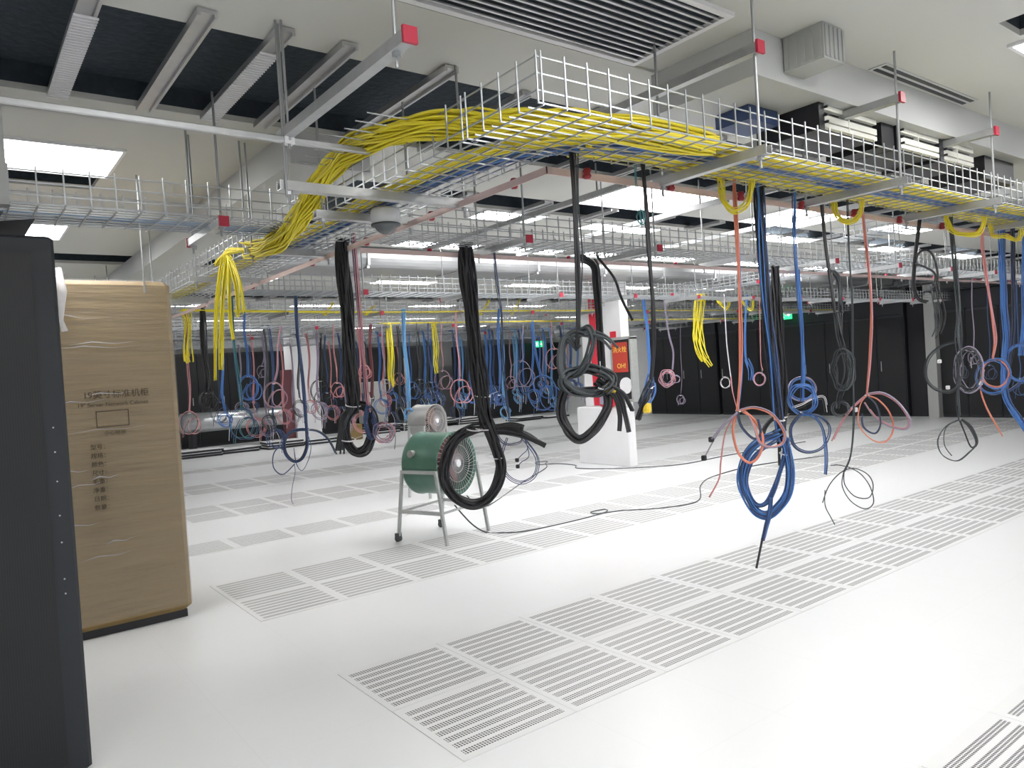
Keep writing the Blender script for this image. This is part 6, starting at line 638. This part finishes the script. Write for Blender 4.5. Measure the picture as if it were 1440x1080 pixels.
def cartonring(z, i): return [(-w+i, 0+i, z), (-i, 0+i, z), (-i, 1.05-i, z), (-w+i, 1.05-i, z)]
b.bev(-w, 0, 0, 1.05, .05, 2.28, .03); b.build('box', t, 'card')
MB().box(-w+.03, -.03, .03, 1.0, 0, .05).build('pallet', t, 'blackbox')
b = MB(); b.bev(-w-.006, .006, -.006, 1.056, .06, 2.288, .034); b.build('stretch_film', t, 'film')
b = MB()
for z_, dz, tk in ((1.86, .03, .004), (1.84, .02, .003), (1.52, .06, .004), (1.49, .06, .003), (1.08, -.02, .004), (.98, .09, .005), (.95, .12, .003), (.55, .10, .004), (.49, .06, .003), (2.05, -.03, .003), (.72, .05, .003), (1.3, .04, .002)):
    xa = R.uniform(-w+.02, -.5); xb = min(-.01, xa+R.uniform(.12, .5)); f0, f1 = (xa+w)/w, (xb+w)/w
    MB().tube([(xa, -.007, z_+dz*f0), ((2*xa+xb)/3, -.012, z_+dz*(f0*.67+f1*.33)+.012), ((xa+2*xb)/3, -.010, z_+dz*(f0*.33+f1*.67)-.008), (xb, -.007, z_+dz*f1)], [tk*.15, tk*1.1, tk*.6, tk*.1], 4).build('film_crease_glint', t, 'filmw', True)  # pale tubes stand for highlights along the creases of the film
b = MB(); b.tube([(-.68, -.02, 2.29), (-.66, -.05, 2.33), (-.64, -.06, 2.2), (-.655, -.05, 2.02), (-.64, -.045, 1.95)], [.02, .03, .028, .012, .02], 8); b.build('loose_film', t, 'filmw', True)
def text(body, size, loc, rot, key, parent, name='lettering', ext=.0006, sx=1.):
    c = bpy.data.curves.new(name, 'FONT'); c.body = body; c.size = size; c.extrude = ext; c.align_x = 'LEFT'
    q = bpy.data.objects.new(name, c); COL.objects.link(q); bpy.context.view_layer.update()
    me = bpy.data.meshes.new_from_object(q.evaluated_get(bpy.context.evaluated_depsgraph_get())); bpy.data.objects.remove(q); bpy.data.curves.remove(c)
    me.materials.clear(); me.materials.append(M[key])
    o = bpy.data.objects.new(name, me); COL.objects.link(o); o.location = loc; o.rotation_euler = rot; o.parent = parent; o.scale = (sx, 1, 1)
    return o
fr = (math.pi/2, 0, 0)
text('19英寸标准机柜', .055, (-.565, -.011, 1.525), fr, 'ink', t); text('19" Server Network Cabinet', .035, (-.6, -.011, 1.47), fr, 'ink', t)
b = MB(); bx0, bx1, bz0, bz1 = -.50, -.31, 1.335, 1.44
for q in ((bx0, bx1, bz0, bz0+.005), (bx0, bx1, bz1-.005, bz1), (bx0, bx0+.005, bz0, bz1), (bx1-.005, bx1, bz0, bz1)): b.box(q[0], q[1], -.0125, -.011, q[2], q[3])
b.build('printed_frame', t, 'ink')
text('小心轻放', .032, (-.46, -.011, 1.285), fr, 'ink', t)
for k, s_ in enumerate(('型号', '规格', '颜色', '尺寸', '毛重', '净重', '日期', '数量')): text(s_+'：', .036, (-.545, -.011, 1.20-k*.055), fr, 'ink', t)
# ---------------------------------------------------------------- fans
def fan(label, cx, cy, zc, ang, rad, L, body, face, sc=1.):
    t = thing('drum_fan', label, 'fan', (cx, cy, 0), rz=ang)      # local +x is the blowing direction
    b = MB(); R_ = rad
    b.lathe([(-L/2, R_*.96), (-L/2-.012, R_*1.03), (-L/2+.008, R_*1.03), (-L/2+.03, R_), (0, R_), (L/2-.03, R_), (L/2-.008, R_*1.03), (L/2+.012, R_*1.03), (L/2, R_*.96), (L/2-.02, R_*.93), (-L/2+.02, R_*.93), (-L/2, R_*.96)], (0, 0, zc), (1, 0, 0), 40)
    b.build('drum', t, body, True)
    g = MB()
    for e in (1, -1):
        for k in range(44): a = 2*math.pi*k/44; g.tube([(e*(L/2+.012), R_*.14*math.cos(a), zc+R_*.14*math.sin(a)), (e*(L/2+.026), R_*.55*math.cos(a+.12), zc+R_*.55*math.sin(a+.12)), (e*(L/2+.01), R_*1.0*math.cos(a+.25), zc+R_*1.0*math.sin(a+.25))], .0022, 4)
        for q in (.3, .6, .85): g.tube([(e*(L/2+.02), R_*q*math.cos(a*math.pi/12), zc+R_*q*math.sin(a*math.pi/12)) for a in range(25)], .0028, 4)
    g.build('guard', t, 'guard')
    MB().lathe([(L/2+.012, .0), (L/2+.03, .0), (L/2+.03, R_*.12), (L/2+.01, R_*.13)], (0, 0, zc), (1, 0, 0), 20).build('badge', t, 'white')
    b = MB()
    for k in range(6):
        a = 2*math.pi*k/6; c, s_ = math.cos(a), math.sin(a); c2, s2 = math.cos(a+.75), math.sin(a+.75)
        b.poly([(L*.12, .12*R_*c, zc+.12*R_*s_), (L*.22, .9*R_*c, zc+.9*R_*s_), (L*.02, .9*R_*c2, zc+.9*R_*s2), (-.02*L, .12*R_*c2, zc+.12*R_*s2)], (-.006, 0, 0))
    b.cyl((-L*.3, 0, zc), (L*.2, 0, zc), R_*.22, 20); b.build('blades', t, face)
    MB().lathe([(-L*.15, 0), (-L*.15, R_*.92), (-L*.12, R_*.92), (-L*.12, 0)], (0, 0, zc), (1, 0, 0), 32).build('dark_interior_disc', t, 'mr')  # maroon disc added to darken the drum interior behind the blades
    return t
ax_f = math.atan2(-.94, .33)
t = fan('green drum fan on a steel frame with maroon blades, on the floor left of centre', 2.14, 2.37, .70, ax_f, .29, .40, 'green', 'blade')
b = MB()
fx = .27; 
def leg(sx, sy, parent, top=.66, spx=.2, spy=.31, botx=.29, boty=.32):
    b = MB(); b.tube([(sx*spx, sy*spy, top), (sx*botx, sy*boty, .0)], .018, 4); b.build('leg', parent, 'steel')
for sx in (-1, 1):
    for sy in (-1, 1): leg(sx, sy, t)
for sy in (-1, 1):
    MB().box(-.21, .21, sy*.31-.018, sy*.31+.018, .64, .67).build('cradle_bar', t, 'steel')
    MB().box(-.25, .25, sy*.315-.014, sy*.315+.014, .27, .30).build('stretcher', t, 'steel')
for sx in (-1, 1): MB().tube([(sx*.24, -.31, .285), (sx*.24, .31, .285)], .014, 4).build('stretcher', t, 'steel')
for sx, sy in ((-1, -1), (-1, 1)):
    b = MB(); b.cyl((sx*.29, sy*.32-.02, .03), (sx*.29, sy*.32+.02, .03), .03, 14); b.box(sx*.29-.02, sx*.29+.02, sy*.32-.026, sy*.32+.026, .03, .08); b.build('caster', t, 'gy')
b = MB(); b.lathe([(-.05, .0), (-.05, .03), (.0, .035), (0, 0)], (-.1, -.30, .82), (0, -1, 0), 12); b.build('terminal_box', t, 'fangrey')
t = fan('smaller grey drum fan with a rusty face, standing behind the green one', 3.35, 4.6, .95, ax_f, .21, .28, 'fangrey', 'rust')
MB().lathe([(-.16, 0), (-.16, .195), (-.15, .2)], (0, 0, .95), (1, 0, 0), 32).build('back_plate', t, 'rust')
for sx in (-1, 1):
    for sy in (-1, 1): leg(sx, sy, t, .9, .12, .22, .17, .24)
for q_, z_ in ((-.22, .9), (.22, .9), (-.23, .3)): MB().tube([(-.14, q_, z_), (.14, q_, z_)], .012, 4).build('stretcher', t, 'steel')
def cord(label, P, r=.006, key='gy'):
    b = MB(); b.tube(crom([(*p, r) if len(p) == 2 else p for p in P], 8), r, 6); tag(b.build('floor_cord', None, key, True), label, 'cord')
cord('dark power cord snaking over the vent tiles from the green fan to the right', [(2.2, 2.25, .3), (2.35, 2.2, .1), (2.47, 2.14), (2.55, 2.0), (2.74, 1.87), (3.25, 1.84), (3.77, 1.88), (3.9, 2.0), (3.72, 2.02), (3.7, 1.9), (3.96, 1.8), (4.3, 1.55), (4.8, 1.5), (5.6, 2.1), (6.24, 2.4), (7.28, 2.5), (8.5, 2.2)], .007)
cord('thin dark cord looped on the floor by the foot of the white column', [(2.9, 3.1, .2), (3.2, 3.2, .02), (4.6, 4.3), (5.67, 5.1), (6.0, 5.5), (6.2, 5.7), (6.0, 5.75), (5.9, 5.5), (6.1, 5.3), (6.1, 4.9), (5.9, 4.6), (6.2, 4.0), (6.9, 3.5), (8.05, 3.5), (10, 3.4)], .007)
# ---------------------------------------------------------------- white column with fire hose box
struct('trim_30', MB().box(6.55, 6.72, 4.2, 5.06, 0, CEIL), 'white')
t = thing('column_cladding', 'white boxed lower casing around the foot of the column', 'casing')
MB().bev(6.38, 6.54, 4.0, 5.1, 0, .88, .01).build('casing', t, 'white')
struct('trim_31', MB().box(6.535, 6.549, 4.72, 4.86, .9, 2.6).box(6.535, 6.549, 4.30, 4.42, .9, 2.02), 'red')
t = thing('fire_hose_box', 'steel fire hose box with a red lettered front, on the white column', 'fire box', (6.40, 3.88, 1.0))
b = MB(); b.box(0, .14, 0, .42, -.04, 0).box(0, .14, 0, .42, .88, .92).box(0, .14, 0, .03, 0, .9).box(0, .14, .39, .42, 0, .9); b.build('frame', t, 'steel')
MB().box(.02, .14, .03, .39, 0, .88).build('back', t, 'blackbox')
MB().box(.01, .02, .08, .385, .40, .84).build('window', t, 'redglass')
MB().cyl((.0, .14, .2), (.03, .14, .2), .12, 24).build('hose_reel', t, 'white')
text('消火栓', .095, (.008, .375, .70), (math.pi/2, 0, -math.pi/2), 'yletter', t); text('OH!', .1, (.008, .30, .46), (math.pi/2, 0, -math.pi/2), 'yletter', t)
t = thing('fire_extinguisher', 'red extinguisher bag with mauve rag hanging on the white column casing', 'extinguisher', (6.34, 4.35, .88))
MB().bev(-.05, .06, -.12, .14, .0, .2, .03).build('bag', t, 'red'); MB().bev(-.07, -.03, -.05, .12, .05, .3, .02).build('rag', t, 'pu')
# ---------------------------------------------------------------- dark cabinets along the right wall
ORD = ['first', 'second', 'third', 'fourth', 'fifth', 'sixth', 'seventh', 'eighth', 'ninth', 'tenth', 'eleventh', 'twelfth']
def cabinet(x, y, w, d, h, label, group, face='-x', header=True):
    t = thing('server_cabinet', label, 'cabinet', (x, y, 0), group)
    MB().bev(0, d, 0, w, .0, h, .01).build('body', t, 'rack')
    MB().box(-.014, 0, .02, w-.02, .06, h-.06).build('door', t, 'door')
    MB().box(-.02, -.014, w*.86, w*.86+.015, h*.45, h*.45+.22).build('handle', t, 'steel')
    if header: MB().box(-.004, .3, .0, w, h+.0, h+.36).build('header_panel', t, 'rackgrey')
    return t
base = None
def rackrow(items, label, group, **k):
    first = None
    for i_, (x, y, w) in enumerate(items):
        c = None
        if first is None: first = cabinet(x, y, w, .78, k.get('h', 2.2), label, group, header=k.get('header', True)); reg(first)
        else: c = copy_tree(first); c.location = (x, y, 0)
        (c or first)['label'] = label % ORD[i_]
rackrow([(14.8, 3.9+k*.6, .6) for k in range(8)], '%s black grey-topped cabinet left of the dark passage, counted from it', 'cabinets left of the dark passage')
rackrow([(14.8, -2.7+k*.6, .6) for k in range(10)], '%s black grey-topped cabinet from the right end, behind the blue cables', 'cabinets at the right edge')
rackrow([(14.8, 8.8+k*.6, .6) for k in range(4)], '%s black grey-topped cabinet from the exit sign, toward the white column', 'cabinets right of the column')
struct('door_1', MB().box(14.9, 15.0, 3.32, 3.88, 0, 2.75), 'rackdark')
struct('trim_33', MB().box(14.6, 14.8, 3.2, 3.4, 0, 2.75), 'greybox')
struct('trim_34', MB().box(14.6, 15.6, -3, 11.5, 2.57, 2.62), 'rackgrey')
rackrow2 = []
def backrow(items, label, group, h=2.2):
    first = None
    for i_, (x, y, w) in enumerate(items):
        c = None
        if first is None:
            first = thing('server_cabinet', label, 'cabinet', (x, y, 0), group)
            MB().bev(0, w, 0, .8, 0, h, .01).build('body', first, 'rack'); MB().box(.02, w-.02, -.014, 0, .06, h-.06).build('door', first, 'door')
            MB().box(w*.8, w*.8+.02, -.02, -.014, h*.45, h*.45+.2).build('handle', first, 'steel'); reg(first)
        else: c = copy_tree(first); c.location = (x, y, 0)
        (c or first)['label'] = label % ORD[i_]
backrow([(3.0+k*.8, 17.2, .8) for k in range(4)], '%s black cabinet from the left behind the silver foil roll', 'cabinets in the back row, left', 2.5)
backrow([(7.2+k*.8, 17.0, .8) for k in range(5)], '%s black cabinet from the left between white pillar and big black drop', 'cabinets in the back row, centre', 2.5)
backrow([(11.6+k*.8, 16.0, .8) for k in range(5)], '%s black cabinet from the left in the back row before the white column', 'cabinets in the back row, right', 2.4)
# exit signs
def exitsign(label, loc, rz):
    t = thing('exit_sign', label, 'exit sign', loc, rz=rz); w, h = .34, .2
    MB().bev(-w/2, w/2, -.02, .02, -h/2, h/2, .006).build('sign_box', t, 'exit')
    b = MB(); y = -.022
    b.cyl((-.045, y, .06), (-.045, y-.004, .06), .016, 12)
    b.poly([(-.075, y, .045), (-.035, y, .04), (-.04, y, -.005), (-.068, y, -.005)], (0, -.003, 0))
    b.poly([(-.068, y, 0), (-.05, y, 0), (-.085, y, -.07), (-.10, y, -.065)], (0, -.003, 0)); b.poly([(-.055, y, 0), (-.04, y, 0), (-.015, y, -.06), (-.03, y, -.07)], (0, -.003, 0))
    b.poly([(-.075, y, .045), (-.1, y, .01), (-.09, y, .005), (-.07, y, .03)], (0, -.003, 0))
    b.build('running_figure', t, 'exitw')
    b = MB(); b.box(.01, .1, y-.003, y, -.012, .012); b.poly([(.09, y, .045), (.15, y, 0), (.09, y, -.045)], (0, -.003, 0)); b.build('arrow', t, 'exitw')
    for q_ in (-.1, .1): MB().cyl((q_, 0, h/2), (q_, 0, CEIL-loc[2]), .005, 6).build('hanging_rod', t, 'rod')
exitsign('green lit exit sign above the dark cabinets, right of the orange cable drop', (14.55, 6.54, 2.43), -math.pi/2)
exitsign('small green lit exit sign at the back, left of the white column', (14.3, 15.6, 2.34), math.radians(-35))
# ---------------------------------------------------------------- back of the hall
struct('trim_40', MB().box(5.45, 6.1, 14.6, 15.2, 0, CEIL), 'white')
struct('trim_41', MB().box(5.2, 5.44, 14.7, 14.9, 0, 1.9), 'mr')
struct('trim_42', MB().box(-1.9, -1.29, -.1, -.03, 2.33, CEIL-.001), 'greybox')
t = thing('foil_duct_roll', 'long silver foil-wrapped duct lying before the left back cabinets', 'duct', (0, 0, 0))
MB().lathe([(0, 0), (0, .22), (.02, .25), (1.3, .24), (2.5, .25), (2.52, .22), (2.52, 0)], (3.0, 15.9, .72), (1, -.02, 0), 24).build('roll', t, 'foil', True)
for q_ in (3.2, 5.0): MB().box(q_, q_+.1, 15.7, 16.1, 0, .5).build('support', t, 'blackbox')
def slab(x, y, z, w, d, rz, label, group):
    t = thing('floor_panel', label, 'panel', (x, y, z), group, rz)
    MB().box(-w/2, w/2, -d/2, d/2, 0, .045).build('core', t, 'blackbox'); MB().box(-w/2, w/2, -d/2, d/2, .045, .055).build('top_sheet', t, 'board')
for gi, (bx, by, n_, nx, lab) in enumerate(((3.0, 14.4, 3, 4, 'stacked floor panel lying left of the white pillar at the back'), (8.2, 15.4, 4, 4, 'stacked floor panel lying in front of the centre back cabinets'), (12.3, 14.0, 2, 2, 'flat floor panel lying left of the white column at the back'))):
    for i in range(nx):
        for k in range(n_ - (i % 2)):
            slab(bx+i*.95+R.uniform(-.08, .08), by+R.uniform(-.12, .12), .001+k*.056, .9, .6, R.uniform(-.12, .12), lab, 'floor panels, stack %s' % ('left', 'centre', 'right')[gi])
tag(MB().bev(8.0, 8.7, 15.9, 16.4, .25, 1.45, .02).build('grey_cabinet', None, 'greybox'), 'light grey cabinet standing right of the left black bundle at the back', 'cabinet')
MBs = MB(); MBs.box(8.0, 8.7, 15.95, 16.35, 0, .25); tag(MBs.build('plinth', None, 'blackbox'), 'black plinth under the light grey cabinet', 'plinth')
tag(MB().box(9.35, 9.42, 15.9, 15.95, 0, 2.1).build('timber_strip', None, 'wood'), 'upright pale timber strip leaning at the back between yellow cables', 'timber')
tag(MB().bev(6.5, 6.95, 14.0, 14.4, 0, .4, .02).build('small_carton', None, 'card'), 'small cardboard box on the floor right of the white pillar', 'carton')
